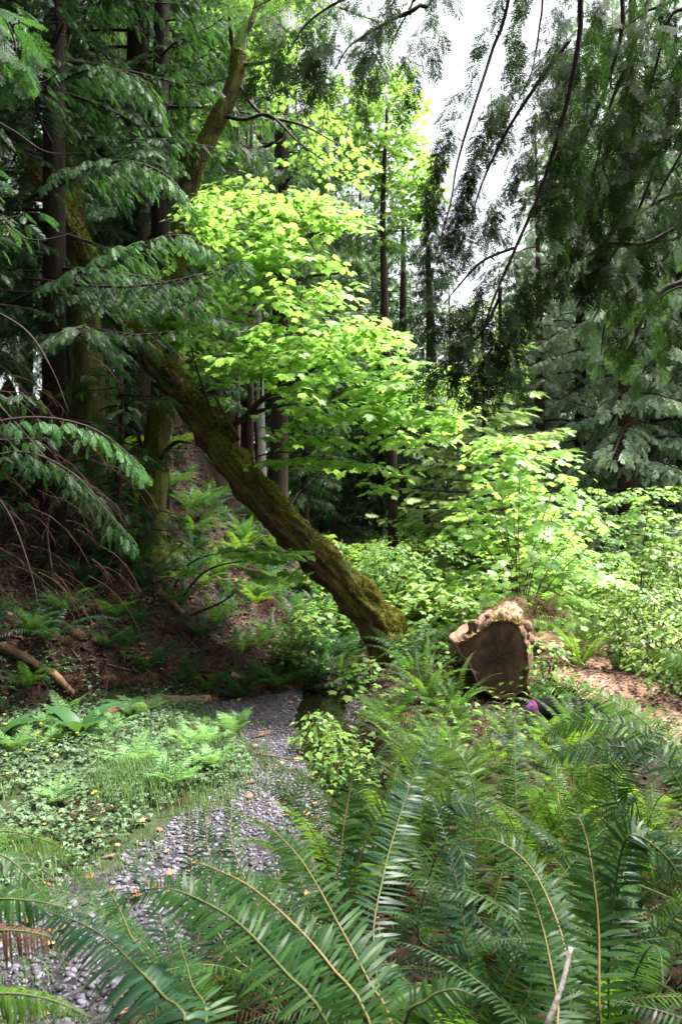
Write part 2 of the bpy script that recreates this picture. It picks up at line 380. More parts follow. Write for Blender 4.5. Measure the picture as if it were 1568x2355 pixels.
# ------------------------------------------------------------------ fern fronds
def frond(mbl, mbr, pts, maxw=.085, up=(0, 0, 1), npair=None, seed=0, droop=.35, segs=3, pw=.15, rr=.0035, lean=.25, stalk=.1, wav=.25):
    r = np.random.RandomState(seed)
    P0 = resamp(pts, 40); L = np.linalg.norm(np.diff(P0, axis=0), axis=1).sum()
    npair = npair or int(L / .0165)
    n = npair + 6; P = resamp(pts, n)
    if mbr is not None: tube(mbr, P[::max(1, n // 24)] if n > 30 else P, [rr, rr * .8, rr * .25], 4, cap=False)
    T = nrm(np.gradient(P, axis=0)); U = np.array(up, float)
    S = nrm(np.cross(T, U)); Nn = nrm(np.cross(S, T))
    idx = np.arange(int(stalk * n), n - 1); t = (idx - idx[0]) / max(1, len(idx) - 1)
    env = np.minimum(1, .55 + t * 2.2) * (1 - np.clip((t - .30) / .70, 0, 1) ** 1.5 * .96)
    V = []; 
    for sd in (-1, 1):
        k = len(idx); l = maxw * env * r.uniform(.82, 1.1, k) * np.where(r.rand(k) < .05, r.uniform(.15, .6, k), 1)
        base = P[idx] + S[idx] * sd * .001 + T[idx] * (0.0 if sd > 0 else .004)
        fw = (lean + r.uniform(-.16, .2, k) + t * .45)[:, None]
        dr = nrm(S[idx] * sd + T[idx] * fw + Nn[idx] * r.uniform(-.12, .16, k)[:, None])
        tw = r.uniform(-.5, .5, k) * wav * 2
        wd = nrm(T[idx] + Nn[idx] * tw[:, None])
        pwid = np.minimum(pw * .82 * l + .0018, .0105 * (maxw / .085))
        prof = [.55, 1.0, .8, .0] if segs == 3 else [.8, 1.0, 0.0]
        ss = [0.0, .30, .68, 1.0] if segs == 3 else [0.0, .5, 1.0]
        rows = []
        for s, pf in zip(ss, prof):
            wv = r.uniform(-1, 1, k)[:, None] * wav * .06
            c = base + dr * (l * s)[:, None] - np.array((0, 0, 1.0)) * (droop * l * s * s)[:, None] + Nn[idx] * (wv * l[:, None] * (s > 0)) + T[idx] * (l * s * s * .12)[:, None]
            if pf: rows += [c - wd * (pwid * pf / 2)[:, None], c + wd * (pwid * pf / 2)[:, None]]
            else: rows += [c]
        A = np.stack(rows, axis=1); m = A.shape[1]; off = (np.arange(k) * m)[:, None]
        nq = (m - 3) // 2
        q = np.concatenate([off + np.array([2 * i, 2 * i + 1, 2 * i + 3, 2 * i + 2])[None] for i in range(nq)], axis=0) 
        tr = off + np.array([m - 3, m - 2, m - 1])[None]
        mbl.add(A.reshape(-1, 3), q, tr)
def arc(L, a0, a1, bend=0, n=7, az=0):
    """frond curve from the origin: angle from vertical runs a0..a1"""
    p = [np.zeros(3)]; 
    for i in range(n - 1):
        s = (i + .5) / (n - 1); a = a0 + (a1 - a0) * s ** 1.2; b = az + bend * s
        p.append(p[-1] + L / (n - 1) * np.array((math.sin(a) * math.cos(b), math.sin(a) * math.sin(b), math.cos(a))))
    return p
FR = {}     # shared frond meshes: kind -> list of meshes
def frond_variants(kind, mat, rmat, nvar, L=(.85, 1.15), a1=(75, 120), maxw=.085, droop=.35, seed=0, segs=3, npf=1.0):
    out = []
    for i in range(nvar):
        r = random.Random(seed * 100 + i)
        mb = MB(); mr = MB(); l = r.uniform(*L)
        pts = arc(l, R(r.uniform(8, 22)), R(r.uniform(*a1)), r.uniform(-.35, .35))
        frond(mb, mr, pts, maxw * r.uniform(.85, 1.1), seed=seed * 50 + i, droop=droop, segs=segs, npair=int(l / .0165 * npf))
        nb = mb.n; nf = sum(len(q) for q in mb.q) + sum(len(t) for t in mb.t)
        # join stalk into the same mesh with a second material
        all_ = MB(); all_.v = mb.v + mr.v; all_.n = mb.n + mr.n
        all_.q = mb.q + [q + nb for q in mr.q]; all_.t = mb.t
        me = all_.mesh('frond_' + kind, [mat, rmat])
        nq1 = sum(len(q) for q in mb.q); nq2 = sum(len(q) for q in mr.q)
        mi = np.zeros(len(me.polygons), np.int32)
        if len(mi) >= nq1 + nq2: mi[nq1:nq1 + nq2] = 1
        me.polygons.foreach_set('material_index', mi)
        out.append(me)
    FR[kind] = out
frond_variants('green', M['fern'], M['rachis_g'], 6, seed=1)
frond_variants('dark', M['fern_dark'], M['rachis_g'], 5, seed=2)
frond_variants('warm', M['fern_warm'], M['rachis'], 4, seed=3)
frond_variants('dead', M['fern_dead'], M['twig_br'], 3, L=(.5, .8), a1=(130, 165), maxw=.06, droop=.8, seed=4)

def fern(loc, label, nf=14, kinds=('green', 'dark'), s=1.0, dead=2, seed=0, group=None, amin=None, azr=None, tilt=.0, name='sword_fern'):
    r = random.Random(seed * 7 + 3)
    e = empty(name, loc, label, 'fern', group)
    for i in range(nf + dead):
        isd = i >= nf
        k = 'dead' if isd else r.choice(kinds); me = r.choice(FR[k])
        az = (i * 2.399 + r.uniform(-.4, .4)) if azr is None else r.uniform(*azr)
        o = link('dead_frond' if isd else 'frond', me, e, (r.uniform(-.04, .04), r.uniform(-.04, .04), -.03), (r.uniform(-.25, .25), r.uniform(-.3, .3) + tilt, az), s * r.uniform(.75, 1.1))
    return e
# whole-clump meshes for ferns further off
def clump_mesh(name, mat, nf, L, maxw, seed, a1=(80, 130), dens=.55, segs=2, droop=.5, down=0):
    r = random.Random(seed); mb = MB()
    for i in range(nf):
        l = r.uniform(*L); az = i * 2.399 + r.uniform(-.4, .4)
        pts = arc(l, R(r.uniform(8, 40)), R(r.uniform(*a1)), r.uniform(-.3, .3), az=az)
        frond(mb, None, pts, maxw * r.uniform(.8, 1.15), seed=seed * 40 + i, droop=droop, segs=segs, npair=int(l / .0165 * dens), pw=.22)
    return mb.mesh(name, mat)
CL = {k: [clump_mesh('fern_clump_' + k, M[m], 15, (.6, 1.0), .10, i * 10 + j, dens=.6) for i in range(3)] for j, (k, m) in enumerate((('green', 'fern'), ('dark', 'fern_dark'), ('warm', 'fern_warm')))}
CL['dead'] = [clump_mesh('fern_clump_dead', M['fern_dead'], 16, (.45, .8), .08, 90 + i, (120, 170), .4, 2, .9) for i in range(2)]
CL['lady'] = [clump_mesh('fern_clump_light', M['ladyfern'], 9, (.4, .6), .13, 70 + i, (70, 115), .7, 3, .2) for i in range(3)]

# ------------------------------------------------------------------ evergreen branches
def ev_branch(sc, mw, pts, r0, tw_len, tw_gap, sp_len, hang=.5, seed=0, sp_gap=.10, side=None, start=.15, flatn=(0, 0, 1), spread=1.0, wscale=1.0, subtw=False, jit=.3):
    """a limb with side twigs and sprays; sc collects the sprays, mw the wood"""
    r = random.Random(seed)
    P = resamp(pts, max(8, len(pts) * 3)); L = np.linalg.norm(np.diff(P, axis=0), axis=1).sum()
    if mw is not None: tube(mw, P, [r0, r0 * .6, r0 * .15], 5, cap=False)
    n = max(2, int(L / tw_gap)); Q = resamp(pts, n * 2 + 1); T = nrm(np.gradient(Q, axis=0))
    for i in range(int(start * 2 * n), 2 * n + 1):
        s = i / (2 * n); t = T[i]; sd = 1 if i % 2 else -1
        S = np.cross(t, np.array(flatn, float)); ns = np.linalg.norm(S)
        S = S / ns if ns > .05 else np.array((1.0, 0, 0))
        tl = tw_len * (1.05 - .75 * s ** 1.6) * r.uniform(.6, 1.15) * (min(1, .4 + 2 * s))
        d = nrm(S * sd * spread + t * r.uniform(.3, .8) + np.array((r.uniform(-jit, jit), r.uniform(-jit, jit), r.uniform(-jit, jit) * .5)))
        if i == 2 * n: d = t
        m = max(2, int(tl / sp_gap)); p = Q[i].copy(); pp = [p.copy()]
        for k in range(m):
            d = nrm(d + np.array((0, 0, -hang * .35)) * (1.3 / m * 2)); p = p + d * tl / m; pp.append(p.copy())
            Sd = np.array((d[1], -d[0], 0.0)) / max(.1, math.hypot(d[0], d[1]))
            for s2 in (-1, 1) if k < m - 1 else (0,):
                dd = d + Sd * s2 * .8 + np.array((r.uniform(-.3, .3), r.uniform(-.3, .3), -hang * .5 + r.uniform(-.25, .25)))
                up = np.array((r.uniform(-.9, .9), r.uniform(-.9, .9) - .2, 1.0)) + Sd * .3 * s2
                q = sp_len * r.uniform(.7, 1.2) * (1 - .3 * k / m)
                sc.add(dd, up, p, (q * wscale, q, q))
        if mw is not None: tube(mw, pp, [max(.0022, r0 * .22), .0015], 3, cap=False)

def conifer_meshes(seed, h, first, nbr, Lmax, tmpl, mat, sp_len=.42, hang=.6, gap=.42, droop=.35, lo=1.0, wood=None, tw=.30, spg=.26):
    r = random.Random(seed); sc = Scat(); mw = MB()
    for i in range(nbr):
        t = (i + r.random()) / nbr; z = first + (h - first) * t; az = i * 2.399 + r.uniform(-.5, .5)
        L = Lmax * (1 - t) ** .75 * r.uniform(.65, 1.1) * (lo if t < .15 else 1) + .25
        c, s = math.cos(az), math.sin(az); up = r.uniform(-.05, .2)
        pts = [(c * L * u, s * L * u, z + L * (up * u - droop * u * u + .12 * u ** 4)) for u in (0, .25, .5, .75, 1)]
        ev_branch(sc, mw, pts, .012 + .012 * L, tw * L + .12, gap * (.6 + .4 * (1 - t)), sp_len * (.75 + .25 * (1 - t)), hang, seed * 1000 + i, spg, start=.18)
    mb = MB(); sc.bake(mb, tmpl)
    return mb.mesh('crown', mat), mw.mesh('limbs', M['twig'])
def trunk_mesh(seed, h, r0, mat, bend=.15, seg=12, first=0):
    r = random.Random(seed); mb = MB()
    n = max(8, int(h * 1.6)); pts = []
    for i in range(n):
        t = i / (n - 1); pts.append((bend * math.sin(t * 3 + seed), bend * math.cos(t * 2.3 + seed) - bend * math.cos(seed), t * h - .3))
    pts = np.array(pts); pts[:, 0] -= pts[0, 0]
    tube(mb, pts, [r0 * 1.25, r0, r0 * .85, r0 * .6, r0 * .35, .02], seg, ridge=.10, seed=seed)
    return mb.mesh('trunk', mat, True)
# ================================================================== SETTING
def build_ground():
    ys = [-4.0]; 
    while ys[-1] < 110:
        y = ys[-1]; ys.append(y + (.07 if 1.5 < y < 13 else .3 if y < 1.5 else .07 * (1 + (y - 13) * .35)))
    ys = np.array(ys); n = 231; u = np.linspace(-1, 1, n)
    xs = np.sinh(u * 4.2) / math.sinh(4.2) * 80 
    xs = np.sort(np.concatenate([np.arange(-7, 6, .07), xs[(xs < -7.05) | (xs > 6.05)]]))
    X, Y = np.meshgrid(xs, ys); Z = gz(X, Y)
    V = np.stack([X, Y, Z], 2).reshape(-1, 3); nx = len(xs); ny = len(ys)
    i = np.arange(ny - 1)[:, None] * nx; j = np.arange(nx - 1)[None]
    q = np.stack([i + j, i + j + 1, i + nx + j + 1, i + nx + j], 2).reshape(-1, 4)
    mb = MB(); mb.add(V, q)
    m, nt, out = newmat('forest_soil'); L = nt.links.new
    tc = nt.nodes.new('ShaderNodeTexCoord')
    def noi(s, d=6.0, ro=.65):
        a = N(nt, 'ShaderNodeTexNoise', Scale=s, Detail=d, Roughness=ro); L(tc.outputs['Object'], a.inputs['Vector']); return a
    n1 = noi(9); n2 = noi(45, 5); n3 = noi(2.5)
    soil = ramp(nt, n1.outputs['Fac'], [(.25, (.010, .006, .004)), (.5, (.030, .016, .011)), (.75, (.07, .038, .026))])
    vor = N(nt, 'ShaderNodeTexVoronoi', Scale=26.0); L(tc.outputs['Object'], vor.inputs['Vector'])
    grav = ramp(nt, vor.outputs['Color'], [(.2, (.02, .018, .022)), (.8, (.08, .07, .08))])
    green = ramp(nt, n2.outputs['Fac'], [(.3, (.018, .024, .010)), (.7, (.05, .068, .026))])
    def mixc(att, a, b, thr=.5):
        at_ = nt.nodes.new('ShaderNodeAttribute'); at_.attribute_name = att
        ad = N(nt, 'ShaderNodeMath', _operation='ADD'); L(at_.outputs['Fac'], ad.inputs[0]); L(n3.outputs['Fac'], ad.inputs[1])
        r = ramp(nt, ad.outputs[0], [(.0, (0, 0, 0)), (1, (1, 1, 1))]); r.color_ramp.elements[0].position = thr + .35; r.color_ramp.elements[1].position = min(1, thr + .5)
        mx = N(nt, 'ShaderNodeMix', _data_type='RGBA'); L(r.outputs[0], mx.inputs['Factor']); L(a, mx.inputs[6]); L(b, mx.inputs[7]); return mx.outputs[2]
    c = mixc('gravel', soil.outputs[0], grav.outputs[0], .4); c = mixc('green', c, green.outputs[0], .4)
    p = N(nt, 'ShaderNodeBsdfPrincipled', Roughness=.85); p.inputs['Specular IOR Level'].default_value = .25; L(c, p.inputs['Base Color'])
    ad = N(nt, 'ShaderNodeMath', _operation='ADD'); L(n1.outputs['Fac'], ad.inputs[0]); L(n2.outputs['Fac'], ad.inputs[1])
    bp = N(nt, 'ShaderNodeBump', Strength=.8, Distance=.04); L(ad.outputs[0], bp.inputs['Height']); L(bp.outputs[0], p.inputs['Normal']); L(p.outputs[0], out.inputs[0])
    o = mb.build('ground', m, smooth=True); tag(o, kind='structure')
    rb = seg_sd(X, Y, RB); gb = seg_sd(X, Y, GB); hd = -seg_sd(X, Y, HB)
    gv = sstep(.0, -.3, rb) * 0 + (1 - sstep(-.25, .15, rb)) * (1 - sstep(-.1, .3, hd)) * sstep(-.25, .15, gb)
    gr = (1 - sstep(-.2, .2, gb)) * (1 - sstep(-.2, .2, hd)) * (1 - sstep(-.1, .1, rb)) + sstep(10, 13, Y) * sstep(-.5, 1.5, X) * .8
    for nme, a in (('gravel', gv), ('green', np.clip(gr, 0, 1))):
        at_ = o.data.attributes.new(nme, 'FLOAT', 'POINT'); at_.data.foreach_set('value', a.astype(np.float32).ravel())
build_ground()

# water: a still dark pool along the foot of the right bank
def ribbon(name, line, halfw, zf, mat, n=60, nw=8, jag=0):
    P = resamp([(a, b, 0) for a, b in line], n); T = nrm(np.gradient(P, axis=0)); S = np.stack([T[:, 1], -T[:, 0], T[:, 2] * 0], 1)
    rows = []
    for k in range(nw + 1):
        u = k / nw * 2 - 1; hw = np.interp(np.linspace(0, 1, n), np.linspace(0, 1, len(halfw)), halfw)
        if jag and abs(u) == 1: hw = hw * (1 + jag * (vnoise(P[:, 0], P[:, 1], 3, 5 + k) - .5))
        q = P + S * (u * hw)[:, None]; q[:, 2] = zf(q[:, 0], q[:, 1]); rows.append(q)
    V = np.stack(rows, 1).reshape(-1, 3); i = np.arange(n - 1)[:, None] * (nw + 1); j = np.arange(nw)[None]
    q = np.stack([i + j, i + j + 1, i + nw + 2 + j, i + nw + 1 + j], 2).reshape(-1, 4)
    mb = MB(); mb.add(V, q); return mb.build(name, mat, smooth=True)
m, nt, out = newmat('creek_water'); L = nt.links.new
p = N(nt, 'ShaderNodeBsdfPrincipled', Roughness=.04, IOR=1.33); p.inputs['Base Color'].default_value = (.012, .011, .006, 1)
tc = nt.nodes.new('ShaderNodeTexCoord'); n1 = N(nt, 'ShaderNodeTexNoise', Scale=7.0, Detail=3.0); L(tc.outputs['Object'], n1.inputs['Vector'])
bp = N(nt, 'ShaderNodeBump', Strength=.12, Distance=.02); L(n1.outputs['Fac'], bp.inputs['Height']); L(bp.outputs[0], p.inputs['Normal']); L(p.outputs[0], out.inputs[0])
o = ribbon('creek_water', [(-.05, 9.7)] + POOL + [(.25, 4.85)], [.5, .5, .5, .5], lambda x, y: np.full(len(x), -.06), m); tag(o, kind='structure')
# dirt path on the right
PATH = [(3.5, 3.2), (3.2, 4.8), (2.75, 6.4), (2.6, 7.8), (2.9, 9.5), (3.6, 12)]
mp = flat('path_soil', (.16, .085, .062), (.36, .215, .165), 14, .9, .6, .15)
o = ribbon('dirt_path', PATH, [.6, .6, .55, .5, .45, .4], lambda x, y: gz(x, y) + .012, mp, 120, 14, .5); tag(o, kind='structure')

def pebbles():
    me = bpy.data.meshes.new('t'); import bmesh
    def ico(s):
        bm = bmesh.new(); bmesh.ops.create_icosphere(bm, subdivisions=s, radius=1); v = np.array([x.co for x in bm.verts]); t = np.array([[a.index for a in f.verts] for f in bm.faces]); bm.free(); return v, t
    mb = MB(); r = np.random.RandomState(3)
    for (sub, ylo, yhi, n, s0, s1) in ((2, 2.6, 4.6, 5200, .006, .026), (1, 4.6, 6.2, 6500, .006, .021), (1, 6.2, 9.3, 8000, .006, .017)):
        v, t = ico(sub if sub < 2 else 2) if sub == 2 else ico(1)
        x = r.uniform(-2.8, .4, n * 3); y = r.uniform(ylo, yhi, n * 3)
        ok = (seg_sd(x, y, RB) < .1) & (seg_sd(x, y, GB) > -.15 + .3 * (vnoise(x, y, 2, 8) - .5)) & (-seg_sd(x, y, HB) < .1) & (np.abs(seg_sd(x, y, POOL)) > .16)
        ok &= vnoise(x, y, 1.6, 4) > .16
        x = x[ok][:n]; y = y[ok][:n]; n = len(x); z = gz(x, y)
        s = s0 + (s1 - s0) * r.power(.32, n); a = r.uniform(0, 2 * PI, n); ax = s * r.uniform(.9, 1.5, n); ay = s * r.uniform(.7, 1.0, n); az = s * r.uniform(.45, .75, n)
        vv = v[None] * np.stack([ax, ay, az], 1)[:, None, :] * (1 + .12 * r.randn(n, len(v), 1) * (1 if sub == 1 else .35))
        c, si = np.cos(a)[:, None], np.sin(a)[:, None]; tl = r.uniform(-.4, .4, n)[:, None]
        X = vv[:, :, 0] * c - vv[:, :, 1] * si; Yv = vv[:, :, 0] * si + vv[:, :, 1] * c; Z = vv[:, :, 2] + X * tl
        P = np.stack([X + x[:, None], Yv + y[:, None], Z + (z + az * .35)[:, None]], 2)
        mb.add(P.reshape(-1, 3), None, (t[None] + (np.arange(n) * len(v))[:, None, None]).reshape(-1, 3))
    o = mb.build('gravel', M['pebble'], smooth=True); tag(o, 'purple grey river pebbles covering the creek bed', 'gravel', kind='stuff')
pebbles()

# flat scatter of small leaves
def scatter_flat(name, T, mat, pts, smin, smax, label, cat, tiltr=.5, lift=.01, seed=0, wide=1.0, up=0.0):
    r = np.random.RandomState(seed); x, y = pts; z = gz(x, y) + lift * r.uniform(.2, 1.6, len(x)); sc = Scat()
    for i in range(len(x)):
        a = r.uniform(0, 2 * PI); s = r.uniform(smin, smax)
        sc.add((math.cos(a), math.sin(a), up + r.uniform(-.3, .3)), (r.uniform(-tiltr, tiltr), r.uniform(-tiltr, tiltr), 1), (x[i], y[i], z[i]), (s * wide, s, s))
    mb = MB(); sc.bake(mb, T); o = mb.build(name, mat); tag(o, label, cat, kind='stuff'); return o
def pick(n, x0, x1, y0, y1, cond, seed):
    r = np.random.RandomState(seed); x = r.uniform(x0, x1, n * 6); y = r.uniform(y0, y1, n * 6); ok = cond(x, y); return x[ok][:n], y[ok][:n]
dRB = lambda x, y: seg_sd(x, y, RB); dGB = lambda x, y: seg_sd(x, y, GB); dHB = lambda x, y: -seg_sd(x, y, HB)
scatter_flat('hillside_leaf_litter', LEAF_OVAL, M['litter'], pick(34000, -8, .8, 6.5, 14, lambda x, y: dHB(x, y) > 0, 1), .02, .08, 'brown dead leaves and needles strewn over the steep shaded hillside', 'leaf litter', .9, .02, 1)
scatter_flat('bank_leaf_litter', LEAF_OVAL, flat('shaded_dead_leaves', (.012, .006, .004), (.075, .038, .024), 20, .8, 0, .2, island=True), pick(16000, -1.5, 5, 1.0, 10, lambda x, y: dRB(x, y) > .05, 2), .02, .06, 'brown dead leaves lying under the ferns of the near bank and on the path', 'leaf litter', .8, .02, 2)  # leaf colour darkened to paint shade under the ferns
scatter_flat('fallen_leaves', LEAF_MAPLE_S, M['litter_or'], pick(230, -2.8, .4, 2.6, 9.2, lambda x, y: (dRB(x, y) < .1) & (dHB(x, y) < .1) & (dGB(x, y) > -.3), 5), .02, .06, 'orange and tan fallen leaves scattered on the gravel', 'leaf litter', .5, .03, 5)
meadow = lambda x, y: (dGB(x, y) < .1) & (dHB(x, y) < .25) & (dRB(x, y) < -.1)
scatter_flat('ground_cover', LEAF_TRI, M['cover'], pick(21000, -6, -.4, 2.2, 9, lambda x, y: meadow(x, y) & (dGB(x, y) < -.3 + .35 * vnoise(x, y, 2, 31)) & (vnoise(x, y, 2.6, 6) > .28), 3), .012, .042, 'low light green clover-like leaves covering the flat left bank', 'ground cover', .5, .07, 3, up=.1)
def grass(name, pts, hmin, hmax, label, seed):
    r = np.random.RandomState(seed); x, y = pts; n = len(x); z = gz(x, y); h = r.uniform(hmin, hmax, n); a = r.uniform(0, 2 * PI, n); ln = r.uniform(.15, .8, n) * h; w_ = r.uniform(.0015, .0035, n)
    c, s = np.cos(a), np.sin(a); b = np.stack([x, y, z - .01], 1); side = np.stack([-s, c, 0 * s], 1) * w_[:, None]; dr = np.stack([c, s, 0 * s], 1)
    m1 = b + dr * (ln * .3)[:, None]; m1[:, 2] += h * .6; t = b + dr * ln[:, None]; t[:, 2] += h
    V = np.stack([b - side, b + side, m1 + side, m1 - side, t], 1); off = (np.arange(n) * 5)[:, None]
    mb = MB(); mb.add(V.reshape(-1, 3), off + np.array([0, 1, 2, 3])[None], off + np.array([3, 2, 4])[None])
    o = mb.build(name, M['grass']); tag(o, label, 'grass', kind='stuff')
grass('meadow_grass', pick(12000, -6, -.4, 2.2, 8.8, lambda x, y: meadow(x, y) & (vnoise(x, y, 1.5, 9) > .35), 4), .04, .15, 'fine green grass growing among the clover on the left bank', 4)
grass('gravel_grass', pick(8000, -2.8, -.1, 2.6, 7.5, lambda x, y: (dRB(x, y) < 0) & (dGB(x, y) > -.5) & (vnoise(x, y, 1.7, 12) - .5 * (dGB(x, y) < .25) > .56 - .5 * (dGB(x, y) < .25) * 1.6), 6), .025, .08, 'sparse short yellow-green grass sprouting through the pebbles', 6)
grass('horsetail_patch', pick(700, -2.2, -1.2, 4.7, 6.3, lambda x, y: meadow(x, y) & (np.hypot(x + 1.55, y - 5.4) < .15 + .3 * vnoise(x, y, 3, 2)), 7), .12, .26, 'patch of taller feathery green horsetail in the left bank', 7)
# creeping leaves and small plants on the right bank
scatter_flat('bank_ground_cover', LEAF_TRI, M['shrub'], pick(1500, -.2, 5.5, 4.6, 11, lambda x, y: (dRB(x, y) > .0) & (np.abs(seg_sd(x, y, PATH)) > .55), 9), .03, .07, 'small green leaves filling the gaps between ferns on the right bank', 'ground cover', .6, .14, 9)
def sticks(name, pts, label, seed):
    r = np.random.RandomState(seed); x, y = pts; n = len(x); z = gz(x, y) + .02 + r.power(.5, n) * 0; L_ = r.uniform(.06, .3, n); a = r.uniform(0, 2 * PI, n); w_ = r.uniform(.0015, .005, n)
    d = np.stack([np.cos(a), np.sin(a), 0 * a], 1) * L_[:, None]; e1 = np.stack([x, y, z], 1); e2 = e1 + d; e2[:, 2] = gz(e2[:, 0], e2[:, 1]) + r.uniform(.01, .07, n); s_ = np.stack([-np.sin(a), np.cos(a), 0 * a], 1) * w_[:, None]; u_ = np.array((0, 0, 1.0))[None] * w_[:, None] * 1.6
    V = np.stack([e1 - s_, e1 + s_, e1 + u_, e2 - s_ * .5, e2 + s_ * .5, e2 + u_ * .5], 1); off = (np.arange(n) * 6)[:, None]
    mb = MB(); mb.add(V.reshape(-1, 3), np.concatenate([off + np.array(k)[None] for k in ([0, 1, 4, 3], [1, 2, 5, 4], [2, 0, 3, 5])]), None)
    o = mb.build(name, flat('stick_litter', (.03, .017, .012), (.19, .115, .08), 20, .8, 0, .2, island=True)); tag(o, label, 'twig litter', kind='stuff')
sticks('hillside_twigs', pick(6500, -8, .6, 6.8, 13, lambda x, y: dHB(x, y) > .05, 21), 'thin dead twigs and needles littering the shaded hillside', 21)
sticks('bank_twigs', pick(3500, -1.5, 4.5, 1.0, 9, lambda x, y: dRB(x, y) > .1, 22), 'thin dead twigs littering the near bank under the ferns', 22)
scatter_flat('clearing_ground_cover', LEAF_TRI, M['shrub'], pick(12000, -1, 16, 10, 24, lambda x, y: x > -.6, 10), .06, .14, 'low green undergrowth covering the floor of the clearing', 'ground cover', .6, .35, 10)

# buttercups
def buttercup(n=70):
    r = random.Random(5); mb = MB(); mats = [flat('yellow_petal', (.75, .55, .03), (.85, .68, .05), 10, .5, 0), M['stem']]
    tube(mb, [(0, 0, -.02), (.006, 0, .05), (.01, 0, .10)], [.0015, .001], 3, cap=False); stem = mb.mesh('stem', M['stem'])
    sc = Scat()
    for k in range(5):
        a = k * 2 * PI / 5; sc.add((math.cos(a), math.sin(a), .35), (0, 0, 1), (.01, 0, .10), .013)
    mb = MB(); sc.bake(mb, LEAF_OVAL); fl = mb.mesh('petals', mats[0])
    X, Y = pick(n, -3.6, -.9, 3.9, 7.0, lambda x, y: (dGB(x, y) < -.1) & (dHB(x, y) < 0) & (dRB(x, y) < -.3) & ((vnoise(x, y, 1.2, 3) > .45)), 8)
    for x, y in zip(X, Y):
        e = empty('buttercup', (x, y, G(x, y)), 'small yellow buttercup flower in the clover of the left bank', 'flower', 'buttercups in the left bank clover', r.uniform(0, 6), r.uniform(.8, 1.3))
        link('stem', stem, e); link('petals', fl, e)
buttercup()

# ================================================================== THE LEANING MOSSY MAPLE
def moss_tufts(name, surf, parent, n, keep, mat, s=(.012, .03), seed=0, seglen=None):
    P, T, A, B, rr = surf; r = np.random.RandomState(seed); sc = Scat(); k = len(P); m = rr.shape[1]; tries = 0; got = 0
    while got < n and tries < n * 6:
        tries += 1
        i = r.randint(0, k - 1); j = r.randint(0, m); f = r.rand(); th = 2 * PI * (j + r.rand() - .5) / m
        nn = math.cos(th) * A[i] + math.sin(th) * B[i]
        p = P[i] * (1 - f) + P[i + 1] * f + nn * (rr[i, j] * (1 - f) + rr[i + 1, j] * f)
        if not keep(p, nn, r): continue
        got += 1
        for _ in range(2):
            d = nn * r.uniform(.3, 1) + r.uniform(-1, 1, 3) * .8 + np.array((0, 0, -.3)); sc.add(d, r.uniform(-1, 1, 3), p - nn * .004, (s[0] * .45, r.uniform(*s), s[0]))
    mb = MB(); sc.bake(mb, LEAF_OVAL_Q); return mb.build(name, mat, parent)
LEAF_OVAL_Q = (np.array([(0, 0, 0), (.5, .4, 0), (0, 1, -.15), (-.5, .4, 0)], float), np.array([(0, 1, 2, 3)]), np.zeros((0, 3), int))

lean = empty('leaning_maple', at(925, 1535, 9.1), 'thick mossy maple trunk leaning across the scene with a fan of bright yellow-green leaves', 'tree')
def loc(o_root, pts):
    l = np.array(o_root.location); return [np.array(p) - l for p in pts]
LT = [(965, 1575, 9.1), (915, 1500, 9.1), (864, 1428, 9.1), (788, 1338, 9.1), (650, 1202, 9.15), (541, 1074, 9.2), (482, 990, 9.3), (390, 872, 9.5), (305, 765, 9.7), (230, 650, 9.9), (155, 500, 10.2), (60, 355, 10.5), (-10, 250, 10.7), (-130, 90, 11)]
mb = MB(); surf = tube(mb, resamp(loc(lean, [at(*p) for p in LT]), 260), [.44, .30, .235, .21, .20, .192, .187, .18, .165, .148, .135, .125, .12, .10], 64, bump=.36, bscale=4.2, ridge=.15, seed=3)
trk = mb.build('trunk', M['bark_moss'], lean, True)
moss_tufts('moss', surf, trk, 15000, lambda p, n, r: (n[2] > -.05 + .5 * r.rand()) and mnoise.noise(Vector(p) * 2.8) > -.2 + .25 * r.rand(), M['moss'], (.02, .05), 1)
moss_tufts('clinging_debris', surf, trk, 3200, lambda p, n, r: (n[2] > .0) and mnoise.noise(Vector(p) * 1.6 + Vector((5, 2, 1))) > .05, M['litter'], (.02, .06), 2)
def limb(root, pts, r0, name='limb', mat='twig', seg=6, moss=False, r1=.15):
    mb = MB(); s = tube(mb, resamp(loc(root, [at(*p) for p in pts]), max(8, len(pts) * 5)), [r0, r0 * .7, r0 * r1], seg, bump=.15, bscale=5)
    return mb.build(name, M[mat], root, True), s
limb(lean, [(548, 1012, 9.1), (528, 975, 9.0), (512, 945, 8.95), (494, 908, 8.9)], .032, 'broken_limb', 'bark_moss2', 10, r1=.6)
limb(lean, [(520, 985, 9.2), (560, 962, 9.0), (596, 925, 8.9), (640, 897, 8.8), (700, 862, 8.7), (790, 800, 8.6), (880, 740, 8.5)], .042)
limb(lean, [(545, 968, 9.1), (600, 945, 8.9), (680, 932, 8.7), (780, 928, 8.6), (880, 948, 8.5), (960, 955, 8.4), (1040, 940, 8.3)], .03)
limb(lean, [(640, 897, 8.8), (660, 800, 8.9), (690, 700, 9.0), (700, 600, 9.1)], .02)
limb(lean, [(600, 925, 8.9), (600, 840, 9.1), (590, 780, 9.2)], .015)
limb(lean, [(500, 990, 9.2), (470, 900, 9.1), (440, 800, 9.1), (430, 720, 9.0)], .02)
limb(lean, [(560, 1060, 9.3), (640, 1040, 9.0), (740, 1050, 8.9), (860, 1080, 8.8)], .012)
limb(lean, [(400, 870, 9.5), (360, 760, 9.4), (330, 690, 9.3)], .014)

